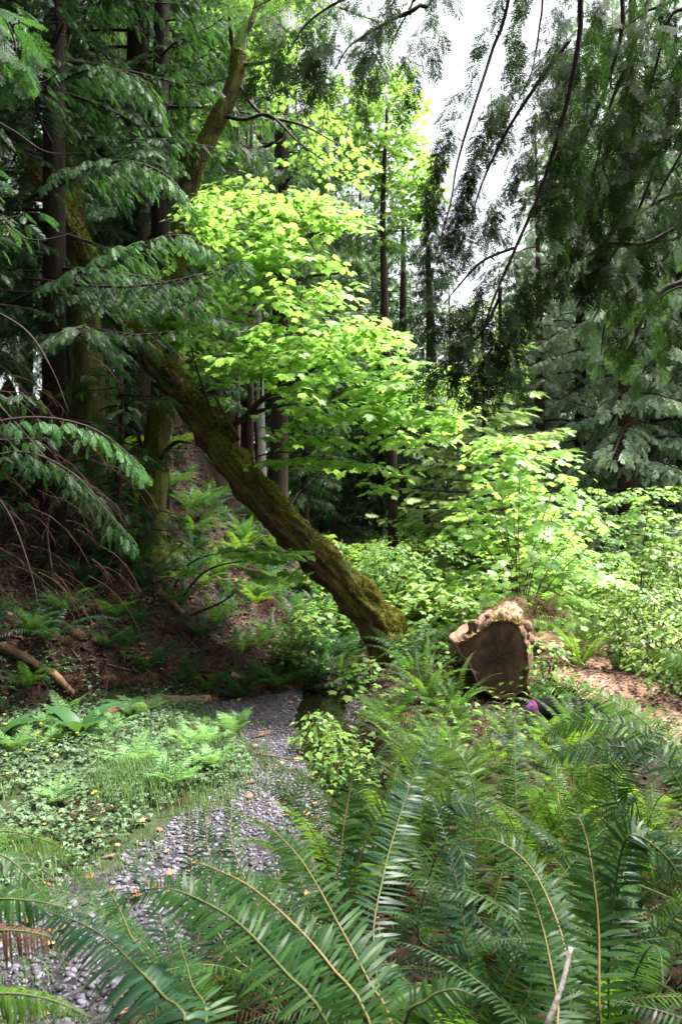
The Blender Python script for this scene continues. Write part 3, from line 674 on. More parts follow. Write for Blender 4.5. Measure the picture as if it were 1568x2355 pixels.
def inpoly(px, py, poly):
    c = False; n = len(poly)
    for i in range(n):
        x1, y1 = poly[i]; x2, y2 = poly[(i + 1) % n]
        if (y1 > py) != (y2 > py) and px < (x2 - x1) * (py - y1) / (y2 - y1) + x1: c = not c
    return c
def leaf_twigs(sc, mw, anchors, s, seed, leaves=(8, 13), tl=.5, drop=.15, tilt=.35, away=None):
    """each anchor gets a level twig that carries leaves in one tier"""
    r = random.Random(seed)
    for a in anchors:
        az = r.uniform(0, 2 * PI) if away is None else math.atan2(a[1] - away[1], a[0] - away[0]) + r.gauss(0, .8)
        L = tl * r.uniform(.6, 1.3); d = np.array((math.cos(az), math.sin(az), r.uniform(-.25, .15))); n = r.randint(*leaves); p0 = np.array(a) - d * L * .5
        pp = []
        for i in range(n):
            t = i / max(1, n - 1); p = p0 + d * L * t + np.array((0, 0, -drop * L * t * t)); pp.append(p)
            sd = 1 if i % 2 else -1; b = az + sd * r.uniform(.4, 1.3) * (1 - .7 * (t > .95))
            pd = np.array((math.cos(b), math.sin(b), r.uniform(-.5, .15))); q = p + pd * r.uniform(.03, .09)
            k = s * r.uniform(.55, 1.15)
            sc.add((pd[0], pd[1], pd[2] - .15), (r.uniform(-tilt, tilt), r.uniform(-tilt, tilt) - .15, 1), q, k)
        if mw is not None and n > 2: tube(mw, [pp[0], pp[n // 2], pp[-1]], [.004, .0015], 3, cap=False)
def anchors_in(poly, Y0, Y1, n, seed, hole=None, layer=.27):
    r = random.Random(seed); xs = [p[0] for p in poly]; ys = [p[1] for p in poly]; out = []
    while len(out) < n:
        px, py = r.uniform(min(xs), max(xs)), r.uniform(min(ys), max(ys))
        if not inpoly(px, py, poly): continue
        if hole and mnoise.noise(Vector((px * .012, py * .02, seed))) < hole: continue
        q = np.array(at(px, py, r.uniform(Y0, Y1)))
        if layer: q[2] = round((q[2] + .04 * q[0]) / layer) * layer - .04 * q[0] + r.uniform(-.035, .035)
        out.append(q)
    return out
def crown(root, specs, mat, leaf=LEAF_MAPLE, name='crown', twig='twig', seed=0, wood=True, **kw):
    sc = Scat(); mw = MB(); l = np.array(root.location)
    for i, (poly, Y0, Y1, n, s) in enumerate(specs):
        leaf_twigs(sc, mw if wood else None, [a - l for a in anchors_in(poly, Y0, Y1, n, seed * 31 + i, kw.get('hole'))], s, seed * 77 + i, kw.get('leaves', (8, 13)), kw.get('tl', .5), kw.get('drop', .15), kw.get('tilt', .35))
    mb = MB(); sc.bake(mb, leaf); o = mb.build(name, M[mat], root)
    if wood and mw.n: mw.build('twigs', M[twig], o)
    return o
crown(lean, [
    ([(560, 800), (640, 700), (640, 590), (700, 550), (780, 620), (850, 690), (868, 740), (800, 790), (700, 840), (600, 860)], 7.9, 10, 88, .108),
    ([(520, 800), (600, 770), (700, 760), (870, 720), (925, 760), (940, 840), (860, 880), (700, 890), (580, 890), (540, 860)], 7.7, 9.6, 92, .11),
    ([(640, 900), (760, 870), (900, 860), (1000, 830), (1070, 920), (1050, 990), (960, 1000), (880, 975), (760, 960), (660, 950)], 7.6, 9.1, 100, .108),
    ([(620, 990), (720, 960), (800, 1010), (900, 1080), (880, 1100), (780, 1075), (700, 1060), (600, 1060)], 8.3, 9.2, 34, .105),
    ([(270, 670), (360, 650), (430, 720), (490, 740), (520, 860), (500, 920), (440, 880), (400, 800), (320, 740)], 9.7, 10.6, 60, .115),
    ([(560, 580), (640, 540), (700, 560), (660, 640), (560, 700), (480, 680), (500, 620)], 8.5, 9.8, 40, .11),
    ([(450, 440), (560, 395), (690, 480), (730, 560), (640, 570), (560, 620), (470, 600)], 8.8, 10.6, 72, .11),
    ([(690, 450), (820, 470), (840, 520), (740, 510)], 9.0, 10, 22, .11),
], 'maple', seed=1, tl=.6, drop=.14, tilt=.30, hole=-.10)

# the second maple: curved mossy trunk with a high crown
curv = empty('curved_maple', at(350, 1260, 10.01), 'tall maple with a curving mossy trunk forking near the top left centre', 'tree')
CT = [(352, 1330, 10.0), (350, 1230, 10.01), (358, 1050, 10.09), (378, 860, 10.27), (395, 700, 10.44), (412, 560, 10.44), (432, 450, 10.44), (452, 385, 10.44), (478, 318, 10.44), (505, 270, 10.44), (530, 220, 10.44), (546, 165, 10.44), (552, 120, 10.44)]
mb = MB(); s2 = tube(mb, resamp(loc(curv, [at(*p) for p in CT]), 110), [.26, .19, .165, .15, .135, .125, .12, .12, .12, .12, .115, .11, .10], 26, bump=.2, bscale=3, ridge=.15, seed=9)
t2 = mb.build('trunk', M['bark_moss2'], curv, True)
moss_tufts('moss', s2, t2, 3500, lambda p, n, r: mnoise.noise(Vector(p) * 2) > -.1, M['moss'], (.02, .04), 5)
for pts, r0 in (([(552, 125, 10.44), (560, 80, 10.44), (585, 30, 10.44), (600, -60, 10.44)], .08), ([(548, 140, 10.44), (535, 100, 10.35), (528, 40, 10.27), (520, -50, 10.09)], .05),
                ([(552, 150, 10.44), (600, 145, 10.27), (640, 140, 10.01), (720, 190, 9.57)], .03), ([(545, 190, 10.44), (600, 260, 10.27), (700, 290, 9.92), (790, 340, 9.57)], .03),
                ([(510, 265, 10.44), (560, 275, 10.27), (620, 265, 10.01), (690, 330, 9.57), (760, 380, 9.40)], .03), ([(352, 1080, 10.09), (400, 1020, 9.83), (440, 1020, 9.57)], .04),
                ([(345, 1080, 10.09), (318, 1000, 10.01), (325, 940, 10.01)], .035)):
    limb(curv, pts, r0, mat='bark_moss2' if r0 > .045 else 'twig')
crown(curv, [
    ([(350, 0), (700, -60), (760, 0), (660, 120), (600, 150), (500, 130), (420, 130), (360, 90)], 11.3, 15, 90, .11),
    ([(370, 100), (440, 130), (500, 150), (520, 250), (450, 330), (370, 330), (340, 220)], 12.5, 14.5, 55, .11),
    ([(600, 150), (760, 200), (830, 330), (860, 430), (760, 440), (660, 400), (600, 330)], 11, 13, 50, .10),
    ([(430, 420), (560, 390), (660, 460), (700, 500), (640, 560), (520, 560), (450, 520)], 9.6, 11.5, 80, .10),
    ([(660, 440), (830, 470), (840, 520), (740, 500), (660, 490)], 9.6, 10.8, 30, .10),
    ([(480, 240), (520, 260), (500, 340), (430, 330)], 11.2, 11.7, 10, .12),
], 'maple_far', LEAF_MAPLE, seed=2, tl=.6, hole=-.05)
# the third maple: bright crown beside the sky gap
m3 = empty('background_maple', at(905, 1290, 15), 'bright green maple crown beside the white sky gap behind the dark fir', 'tree')
mb = MB(); tube(mb, resamp(loc(m3, [at(*p) for p in [(905, 1310, 15), (900, 1000, 15), (885, 700, 15), (880, 480, 15), (890, 250, 15)]]), 30), [.11, .09, .06, .03], 10, ridge=.1)
mb.build('trunk', M['bark_dark'], m3, True)
crown(m3, [([(760, 190), (850, 150), (930, 150), (960, 230), (985, 330), (1000, 420), (960, 470), (880, 440), (800, 420), (760, 300)], 14, 17, 230, .125),
           ([(940, 400), (1010, 380), (1000, 500), (900, 560), (850, 520)], 14, 16, 45, .12)], 'maple_far', LEAF_MAPLE_S, seed=3, tl=.7)

# low maple twigs in front of the slope, under the leaning trunk
e = empty('vine_maple', at(395, 1430, 9.3), 'low vine maple with thin dark arching stems and yellow-green leaves under the leaning trunk', 'shrub')
for pts in ([(395, 1430, 9.3), (430, 1360, 9.1), (480, 1310, 9), (560, 1290, 8.8), (640, 1285, 8.7)], [(395, 1430, 9.3), (410, 1330, 9.3), (470, 1280, 9.2), (600, 1270, 9.0)], [(395, 1430, 9.3), (500, 1390, 9.0), (560, 1350, 8.8)], [(380, 1430, 9.3), (340, 1330, 9.3), (330, 1290, 9.3)]):
    limb(e, pts, .018, 'stem', 'twig')
crown(e, [([(480, 1240), (560, 1220), (640, 1250), (720, 1290), (700, 1310), (600, 1300), (500, 1290)], 8.3, 9.0, 34, .095), ([(390, 1260), (470, 1270), (480, 1310), (400, 1310)], 8.8, 9.2, 8, .08)], 'maple', seed=5, tl=.35)
e = empty('leafy_undershrub', at(330, 1440, 9.0), 'dark shrub with small pale leaves at the foot of the curved maple', 'shrub')
for pts in ([(330, 1440, 9), (300, 1370, 9), (270, 1330, 9)], [(330, 1440, 9), (340, 1360, 9), (345, 1310, 9)], [(330, 1440, 9), (370, 1370, 9), (390, 1330, 9)]): limb(e, pts, .014, 'stem', 'twig')
crown(e, [([(230, 1340), (400, 1330), (390, 1420), (260, 1410)], 8.7, 9.3, 34, .05)], 'bramble', LEAF_OVAL, seed=6, tl=.3)

# ================================================================== THE CUT LOG
def cut_log():
    c = at(1148, 1512, 6.9); e = empty('cut_log', (c.x, c.y, .32), 'huge sawn log with dark weathered cut face and pinkish mossy rim lying among ferns', 'log')
    ax = nrm(np.array((.27, 1.0, -.02))); side = nrm(np.cross(ax, (0, 0, 1))); upv = np.cross(side, ax)
    c0 = np.array(c) - np.array(e.location); k = 6.9 / FPX * .95
    # outline of the cut face, in display px from its centre
    ol = [(-14, -88), (18, -92), (44, -80), (58, -52), (66, -18), (70, 22), (62, 62), (40, 90), (5, 98), (-30, 88), (-55, 62), (-66, 35), (-80, 12), (-100, -8), (-104, -30), (-84, -38), (-62, -52), (-44, -66)]
    O = resamp([(x, -y, 0) for x, y in ol + ol[:1]], 121)[:-1] * k; n = len(O); O = O * (1 + np.array([.05 * mnoise.noise((math.cos(q / n * 2 * PI) * 9, math.sin(q / n * 2 * PI) * 9, 0)) for q in range(n)]))[:, None]
    rr = random.Random(4)
    def ring(s, t, jit=0, push=0):
        push = push * .5
        V = []
        for i, (x, y, _) in enumerate(O):
            f = s * (1 + jit * mnoise.noise((math.cos(i / n * 2 * PI) * 3, math.sin(i / n * 2 * PI) * 3, t * 1.4)))
            V.append(c0 + (side * x + upv * y) * f + ax * (t + push * mnoise.noise((x * 6, y * 6, 2.0))))
        return V
    # cut face
    mb = MB(); rings = [ring(s, .02 if s < .98 else 0, 0, .012) for s in (.04, .12, .2, .3, .4, .5, .6, .7, .8, .88, .94, .985)]
    V = np.array(rings).reshape(-1, 3); q = []
    for a in range(len(rings) - 1):
        for i in range(n): j = (i + 1) % n; q.append((a * n + i, a * n + j, a * n + n + j, a * n + n + i))
    mb.add(np.concatenate([V, [c0 + ax * .02]]), q, [(len(V), (i + 1) % n, i) for i in range(n)]); fo = mb.build('cut_face', M['cutwood'], e, True)
    ss_ = (.04, .12, .2, .3, .4, .5, .6, .7, .8, .88, .94, .985); ra = fo.data.attributes.new('rim', 'FLOAT', 'POINT'); ra.data.foreach_set('value', np.append(np.repeat(ss_, n), 0).astype(np.float32))
    ga = fo.data.attributes.new('ang', 'FLOAT', 'POINT'); ga.data.foreach_set('value', np.append(np.tile(np.abs(np.arange(n) / n * 6 - 3), len(ss_)), 0).astype(np.float32))
    mb = MB(); ts = [0, .02, .06, .12, .2, .3, .45, .6, .8, 1.0, 1.3, 1.6, 2.0, 2.5]
    rings = [ring(.985, 0, 0, .035)] + [ring(1.0 + .10 * min(1, t * 6) - .03 * t, t, .26 if t > 0 else .02, 0) for t in ts[1:]]
    V = np.array(rings).reshape(-1, 3); q = []
    for a in range(len(rings) - 1):
        for i in range(n): j = (i + 1) % n; q.append((a * n + i, a * n + n + i, a * n + n + j, a * n + j))
    mb.add(V, q); mb.build('bark', M['bark_log'], e, True)
    # knobs and burls round the rim
    for (x, y, s) in ((-64, -70, 19), (-24, -90, 15), (4, -98, 12), (62, -76, 15), (50, -82, 12), (-106, -22, 18), (72, -44, 12), (30, -94, 9)):
        kb = MB(); p = c0 + side * x * k + upv * (-y) * k + ax * .10; s *= k
        b_ = tube(kb, [p - np.array((0, 0, s * .9)), p - np.array((0, 0, s * .3)), p + np.array((0, 0, s * .3)), p + np.array((.01, 0, s * .75)), p + np.array((.01, 0, s * .85))], [s * .9, s * .85, s * .75, s * .5, s * .15], 12, bump=.9, bscale=20, seed=x)
        kb.build('burl', M['bark_log'], e, True)
    # moss and debris along the upper rim
    sc = Scat(); r = np.random.RandomState(2); sc2 = Scat()
    for _ in range(5200):
        i = r.randint(0, n); x, y, _z = O[i]; t = abs(r.normal(0, .12)) if r.rand() < .6 else r.uniform(0, 1.2); nn = side * x + upv * y; nn = nn / np.linalg.norm(nn)
        if nn[2] < .25 + .3 * r.rand() or mnoise.noise((x * 7, t * 4, y * 7)) < -.05: continue
        p = c0 + (side * x + upv * y) * (1 + .09 * min(1, t * 6)) + ax * t
        sc.add(nn * .6 + r.uniform(-1, 1, 3) * .7 - np.array((0, 0, .3)), r.uniform(-1, 1, 3), p, (.012, r.uniform(.018, .04), .02))
    mb = MB(); sc.bake(mb, LEAF_OVAL_Q); mb.build('moss', foliage('yellow_moss', [(.07, .08, .015), (.14, .145, .025), (.23, .21, .04)], (.2, .18, .03), .2, .85, .1, 3), e)
cut_log()
e = empty('dead_fern', onground(1220, 1480, .5), 'heap of reddish dead fern behind the top of the sawn log', 'fern')
e.location = at(1235, 1500, 8.2); e.location.z = G(e.location.x, 8.2) + .1
for i in range(3): link('dead_frond', CL['dead'][i % 2], e, (rng.uniform(-.3, .3), rng.uniform(-.2, .2), .5), (.5, 0, i * 2), .8)

# the half hidden bag
def bag():
    c = at(1300, 1622, 6.0); g = G(c.x, c.y)
    e = empty('duffel_bag', (c.x, c.y, g - .04), 'black bag with a blue and purple end half hidden behind fern fronds below the log', 'bag')
    mbk = flat('black_nylon', (.002, .002, .003), (.006, .006, .008), 60, .9, .2, .05); mpu = flat('purple_panel', (.05, .03, .14), (.16, .03, .12), 6, .6, .2); mmg = flat('magenta_trim', (.14, .012, .09), (.2, .02, .12), 8, .6, 0)
    def sup(L0, L1, rx, rz, nl, mat, nm, ex=3.0, par=e):
        mb = MB(); V = []; m = 28
        for i in range(nl):
            u = L0 + (L1 - L0) * i / (nl - 1); f = (1 - abs(u / .33) ** 4) ** .5 if abs(u) < .33 else .02
            f = max(f, .02) * (1 + .05 * mnoise.noise((u * 9, 0, 0)))
            for j in range(m):
                th = 2 * PI * j / m; cx, sx_ = math.cos(th), math.sin(th); rr_ = (abs(cx) ** ex + abs(sx_) ** ex) ** (-1 / ex)
                V.append((u, rx * f * rr_ * cx * (1 + .06 * mnoise.noise((u * 12, cx, sx_))), .15 + rz * f * rr_ * sx_))
        q = [(i * m + j, i * m + (j + 1) % m, (i + 1) * m + (j + 1) % m, (i + 1) * m + j) for i in range(nl - 1) for j in range(m)]
        mb.add(V, q); return mb.build(nm, mat, par, True)
    sup(-.25, .33, .15, .13, 22, mbk, 'body'); sup(-.33, -.252, .152, .132, 8, mpu, 'end_panel'); sup(-.262, -.246, .156, .136, 3, mmg, 'trim')
    for s in (-1, 1):
        mb = MB(); tube(mb, [(-.1, .05 * s, .29), (-.06, .04 * s, .36), (.06, .04 * s, .36), (.1, .05 * s, .29)], [.012, .012], 6); mb.build('handle', mbk, e)
bag()
# ================================================================== BACKGROUND CONIFERS
CM = {}
CM['fir'] = [conifer_meshes(21 + i, 22, 3.0, 80, 3.4, SPRAY_LACE, M['fir'], .46, .8, gap=.30, spg=.18) for i in range(2)]
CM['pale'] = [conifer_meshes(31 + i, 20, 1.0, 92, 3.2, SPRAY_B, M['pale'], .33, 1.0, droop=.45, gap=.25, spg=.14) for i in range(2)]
CM['dark'] = [conifer_meshes(41 + i, 20, 2.6, 84, 3.2, SPRAY_LACE, M['cedar'], .46, 1.0, droop=.42, gap=.30, spg=.18) for i in range(2)]
CM['young'] = [conifer_meshes(51, 7, .3, 90, 2.0, SPRAY_SOFT, M['fresh'], .36, .35, gap=.22, droop=.15, spg=.2)]
TM = {k: trunk_mesh(i, 22, .24, M[m], seg=12) for i, (k, m) in enumerate((('red', 'bark_red'), ('dark', 'bark_dark'), ('grey', 'bark_grey')))}
def tree(px, Y, kind, trunk, label, group=None, s=1.0, rz=0, tr=1.0, name='conifer', var=0, zs=1.0):
    x = (px - 784) / FPX * Y; z = G(x, Y)
    e = empty(name, (x, Y, z), label, 'tree', group, rz)
    th = {'young': 7, 'pale': 20, 'dark': 20}.get(kind, 22) / 22.0
    link('trunk', TM[trunk], e, None, None, (tr * min(1, s + .1), tr * min(1, s + .1), s * zs * th))
    if kind:
        cm, lm = CM[kind][var % len(CM[kind])]
        c = link('crown', cm, e, None, None, (s, s, s * zs)); link('limbs', lm, c)
    return e
tree(640, 17, 'fir', 'dark', 'tall straight dark-trunked fir rising right behind the bright maple leaves', s=1.0, tr=.75, rz=1.0, zs=1.15)
tree(604, 16, None, 'grey', 'pale grey bare trunk immediately left of the tall dark fir', tr=.85, name='bare_trunk', s=.36)
tree(1448, 20, 'pale', 'red', 'pale conifer with an exposed pinkish brown trunk at the right', s=1.0, tr=1.1, rz=2)
tree(1110, 14.5, 'young', 'dark', 'young yellow-green conifer with dense soft crown behind the tall maple shrub', s=.95, tr=.25, rz=.5, zs=.85)
tree(990, 21, 'dark', 'dark', 'dark trunk right of the pair, left of the young yellow-green conifer', s=.5, tr=1.6, rz=.3, zs=1.0)
tree(915, 22, 'dark', 'dark', 'dark trunk with bare base between two others in the shaded gap', s=.55, tr=1.2, rz=1.3)
tree(870, 23, 'dark', 'dark', 'slimmer dark trunk leftmost of three in the shaded gap', s=.6, tr=.8, rz=2.3, var=1)
tree(575, 19, None, 'red', 'thin reddish bare trunk left of the pale grey one', tr=.45, name='bare_trunk', s=.6)
tree(545, 21, None, 'red', 'second thin reddish bare trunk, further left of the pale grey one', tr=.45, name='bare_trunk', s=.6)
tree(680, 25, 'dark', 'red', 'reddish trunk in shade right of the tall dark fir', tr=.7, s=.7, rz=4)
GB_ = 'conifers closing the far side of the clearing'
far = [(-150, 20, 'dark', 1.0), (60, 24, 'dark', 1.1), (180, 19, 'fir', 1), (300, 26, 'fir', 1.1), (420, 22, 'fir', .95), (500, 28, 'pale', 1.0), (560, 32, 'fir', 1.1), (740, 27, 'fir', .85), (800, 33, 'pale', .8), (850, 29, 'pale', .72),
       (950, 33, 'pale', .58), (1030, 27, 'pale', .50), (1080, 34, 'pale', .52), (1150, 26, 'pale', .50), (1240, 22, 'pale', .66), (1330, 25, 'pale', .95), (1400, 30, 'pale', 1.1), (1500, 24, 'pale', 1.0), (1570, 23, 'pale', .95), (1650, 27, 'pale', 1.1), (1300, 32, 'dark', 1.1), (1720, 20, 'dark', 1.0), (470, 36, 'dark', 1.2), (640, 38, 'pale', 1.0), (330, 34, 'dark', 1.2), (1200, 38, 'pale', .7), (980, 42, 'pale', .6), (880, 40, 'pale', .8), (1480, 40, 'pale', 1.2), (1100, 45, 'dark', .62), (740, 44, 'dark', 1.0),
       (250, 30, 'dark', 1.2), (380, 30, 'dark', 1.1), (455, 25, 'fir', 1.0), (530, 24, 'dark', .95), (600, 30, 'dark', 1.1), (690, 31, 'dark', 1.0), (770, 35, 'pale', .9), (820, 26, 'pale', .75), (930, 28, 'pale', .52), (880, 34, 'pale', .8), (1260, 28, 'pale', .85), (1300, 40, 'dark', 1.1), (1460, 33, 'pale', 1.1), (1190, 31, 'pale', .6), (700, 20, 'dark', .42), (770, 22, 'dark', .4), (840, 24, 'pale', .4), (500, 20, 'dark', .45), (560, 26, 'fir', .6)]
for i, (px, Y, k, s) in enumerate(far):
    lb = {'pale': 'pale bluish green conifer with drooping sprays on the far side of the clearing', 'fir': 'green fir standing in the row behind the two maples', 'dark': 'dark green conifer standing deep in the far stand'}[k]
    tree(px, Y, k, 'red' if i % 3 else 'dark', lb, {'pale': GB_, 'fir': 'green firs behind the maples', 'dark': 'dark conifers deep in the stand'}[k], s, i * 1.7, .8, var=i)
for i, (x, y, k) in enumerate(((-4.5, -2.5, 'dark'), (-1.5, -4.5, 'dark'), (2.2, -3.6, 'dark'), (5.2, -1.2, 'dark'), (-7.5, 1.5, 'dark'), (-8.5, 6.5, 'dark'), (-10.5, 11, 'dark'), (0.5, -8, 'dark'), (-2.6, -1.2, 'dark'), (3.4, -1.0, 'dark'), (8, -6, 'dark'), (-7, -7, 'dark'))):  # unseen trees added to block skylight and darken the foreground
    tree(784 + x * FPX / y if abs(y) > .01 else 0, y, k, 'dark', 'unseen dark conifer of the surrounding forest, added behind or beside the viewer for shade', 'added shade conifers round the viewpoint', 1.1, i, 1, var=i)
# snag and mossy upright trunk
def plain_tree(name, pts, rad, mat, label, seg=20, moss=0, partname='trunk'):
    e = empty(name, at(*pts[0]), label, 'tree'); mb = MB()
    s = tube(mb, resamp(loc(e, [at(*p) for p in pts]), 70), rad, seg, bump=.15, bscale=4, ridge=.2, seed=pts[0][0])
    t = mb.build(partname, M[mat], e, True)
    if moss: moss_tufts('moss', s, t, moss, lambda p, n, r: (n[0] > -.3) and mnoise.noise(Vector(p) * 2) > -.15, M['moss'], (.02, .045), 7)
    return e
plain_tree('old_snag', [(400, 1250, 14), (405, 900, 14), (415, 600, 14), (428, 420, 14), (436, 250, 14), (440, 90, 14), (438, -60, 14)], [.17, .16, .15, .13, .12, .11], 'bark_red', 'reddish scaly dead trunk left of the curving mossy maple top')
plain_tree('mossy_trunk', [(205, 1150, 10.5), (203, 900, 10.6), (190, 640, 10.8), (168, 480, 11), (152, 330, 11), (140, 200, 11), (128, 60, 11), (118, -100, 11)], [.26, .22, .18, .16, .145, .14, .13], 'bark_moss2', 'upright trunk with golden moss patches in the upper left, right of the leaning trunk top', moss=2500)

# ================================================================== LEFT CEDARS
def cedar(name, base, h, first, nbr, Lmax, label, seed, mat='cedar', tmpl=SPRAY_LACE, trunkr=.25, az=(0, 2 * PI), sp=.16, gap=.13, hang=.8, droop=.3, extra=()):
    e = empty(name, base, label, 'tree'); r = random.Random(seed); sc = Scat(); mw = MB(); mt = MB()
    tube(mt, [(0, 0, -.4), (0, 0, h * .3), (.05, .05, h * .7), (.05, 0, h)], [trunkr * 1.2, trunkr, trunkr * .7, .03], 24, ridge=.12, seed=seed); mt.build('trunk', M['bark_dark'], e, True)
    for i in range(nbr):
        t = (i + r.random()) / nbr; z = first + (h - first) * t; a = r.uniform(*az) if t < .5 else r.uniform(0, 6.28); L = Lmax * (1 - t) ** .5 * r.uniform(.6, 1.1) * (1 if t < .42 else 1.7); c, s = math.cos(a), math.sin(a); up = r.uniform(-.1, .15)  # upper limbs lengthened above the frame to deepen shade on the left
        pts = [(c * L * u + .15 * math.sin(5 * u + i) * u, s * L * u, z + L * (up * u - droop * u * u + .18 * u ** 4)) for u in (0, .25, .5, .75, 1)]
        ev_branch(sc, mw, pts, .010 + .008 * L, .32 * L, gap, sp, hang, seed * 500 + i, .085, start=.2)
    mb = MB(); sc.bake(mb, tmpl); c = mb.build('crown', M[mat], e); mw.build('limbs', M['twig'], c)
    for (pl, r0, tl, nm) in extra:
        s3 = Scat(); w3 = MB(); ev_branch(s3, w3, loc(e, [at(*p) for p in pl]), r0, tl, .10, .15, 1.0, int(pl[0][1]) + seed, .075, start=.15)
        m3_ = MB(); s3.bake(m3_, SPRAY_LACE); b = w3.build('branch', M['twig'], e); m3_.build('foliage', M[nm], b)
    return e
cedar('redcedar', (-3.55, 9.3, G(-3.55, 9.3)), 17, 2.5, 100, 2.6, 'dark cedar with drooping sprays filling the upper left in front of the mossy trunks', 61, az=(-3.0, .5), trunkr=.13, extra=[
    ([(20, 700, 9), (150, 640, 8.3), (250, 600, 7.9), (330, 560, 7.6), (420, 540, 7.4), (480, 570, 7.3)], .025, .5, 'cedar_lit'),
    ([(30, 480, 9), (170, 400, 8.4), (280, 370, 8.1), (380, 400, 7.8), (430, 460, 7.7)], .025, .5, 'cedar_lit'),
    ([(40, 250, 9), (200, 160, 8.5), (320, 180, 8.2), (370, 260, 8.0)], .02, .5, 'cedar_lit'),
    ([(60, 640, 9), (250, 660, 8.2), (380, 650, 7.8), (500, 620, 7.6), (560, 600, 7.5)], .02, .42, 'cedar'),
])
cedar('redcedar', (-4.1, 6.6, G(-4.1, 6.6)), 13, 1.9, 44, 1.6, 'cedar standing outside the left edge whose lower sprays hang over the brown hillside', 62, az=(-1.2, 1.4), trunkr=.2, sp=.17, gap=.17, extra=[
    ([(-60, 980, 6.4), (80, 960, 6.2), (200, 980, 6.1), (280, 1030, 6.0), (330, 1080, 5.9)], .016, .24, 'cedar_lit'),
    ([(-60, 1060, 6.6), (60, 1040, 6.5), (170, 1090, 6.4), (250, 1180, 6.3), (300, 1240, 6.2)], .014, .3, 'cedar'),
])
cedar('redcedar', (-5.4, 10.6, G(-5.4, 10.6)), 17, 1.0, 90, 2.9, 'cedar with dull reddish trunk deep in shade at the left edge', 63, trunkr=.3, tmpl=SPRAY_LACE, sp=.28, gap=.26)
cedar('redcedar', (-2.75, 9.2, G(-2.75, 9.2)), 2.6, .5, 30, 1.0, 'small dark cedar sapling growing left of the curved maple base', 64, trunkr=.05, sp=.2, gap=.2, hang=.5)
cedar('redcedar', (-3.4, 12.5, G(-3.4, 12.5)), 16, 2.2, 80, 2.6, 'green cedar standing right behind the curved maple', 65, trunkr=.2, tmpl=SPRAY_LACE, sp=.28, gap=.26)
cedar('redcedar', (-5.0, 13.5, G(-5.0, 13.5)), 17, 2.0, 84, 3.0, 'shaded cedar furthest back on the left hillside', 66, trunkr=.25, tmpl=SPRAY_LACE, sp=.3, gap=.28)
def hanging_twigs(root, n, reg, seed):
    r = random.Random(seed); mb = MB(); l = np.array(root.location)
    for _ in range(n):
        p = np.array(at(r.uniform(reg[0], reg[2]), r.uniform(reg[1], reg[3]), r.uniform(reg[4], reg[5]))) - l; L_ = r.uniform(.25, .8); a = r.uniform(-.9, .9); q = [p]
        d = np.array((math.cos(a), math.sin(a) * .6, r.uniform(-.3, .2)))
        for k in range(4): d = nrm(d + np.array((0, 0, -.35))); q.append(q[-1] + d * L_ / 4)
        tube(mb, q, [r.uniform(.0025, .005), .0015], 3, cap=False)
        for k in (1, 2, 3):
            for s in (-1, 1):
                e2 = q[k] + np.array((r.uniform(-.12, .12), r.uniform(-.1, .1), -r.uniform(.05, .2))); tube(mb, [q[k], (q[k] + e2) / 2 + np.array((r.uniform(-.02, .02), 0, .01)), e2], [.002, .001], 3, cap=False)
    return mb.build('dead_twigs', flat('dead_twig', (.02, .013, .009), (.07, .042, .028), 20, .9, 0, .1), root)
for o in [o for o in list(COL.objects) if o.get('label', '').startswith('cedar standing outside the left edge')]: hanging_twigs(o, 60, (-60, 820, 240, 1330, 5.9, 7.6), 3)
cedar('redcedar', (-2.7, 11.2, G(-2.7, 11.2)), 15, 4.6, 60, 2.0, 'deep green cedar whose lit boughs droop beside the curved maple top', 67, mat='cedar_lit', trunkr=.12)
cedar('redcedar', (-5.6, 8.4, G(-5.6, 8.4)), 14, 3.0, 60, 2.6, 'dense dark cedar filling the top left corner behind the light green sprays', 68, trunkr=.16)
# thin bare dead twigs arching over the left slope
e = empty('dead_branches', at(-40, 700, 7.2), 'thin dark leafless branches arching over the brown hillside at the left edge', 'branch')
for i, pts in enumerate(([(-40, 700, 7.2), (60, 760, 7), (120, 850, 6.9), (160, 950, 6.8)], [(-60, 430, 7.2), (40, 540, 7), (140, 545, 6.9), (230, 500, 6.8)], [(-60, 250, 7.2), (30, 300, 7), (110, 350, 7), (210, 350, 6.9)], [(-60, 150, 7), (50, 195, 6.9), (130, 170, 6.8), (165, 80, 6.8)],
                         [(-60, 1080, 7), (20, 1180, 6.8), (70, 1310, 6.7), (90, 1400, 6.6)], [(120, 1320, 6.8), (110, 1200, 6.7), (150, 1090, 6.6), (190, 1010, 6.6)], [(-30, 900, 7), (60, 1000, 6.9), (150, 1100, 6.8), (240, 1170, 6.8)])):
    limb(e, pts, .013, 'branch', 'twig')

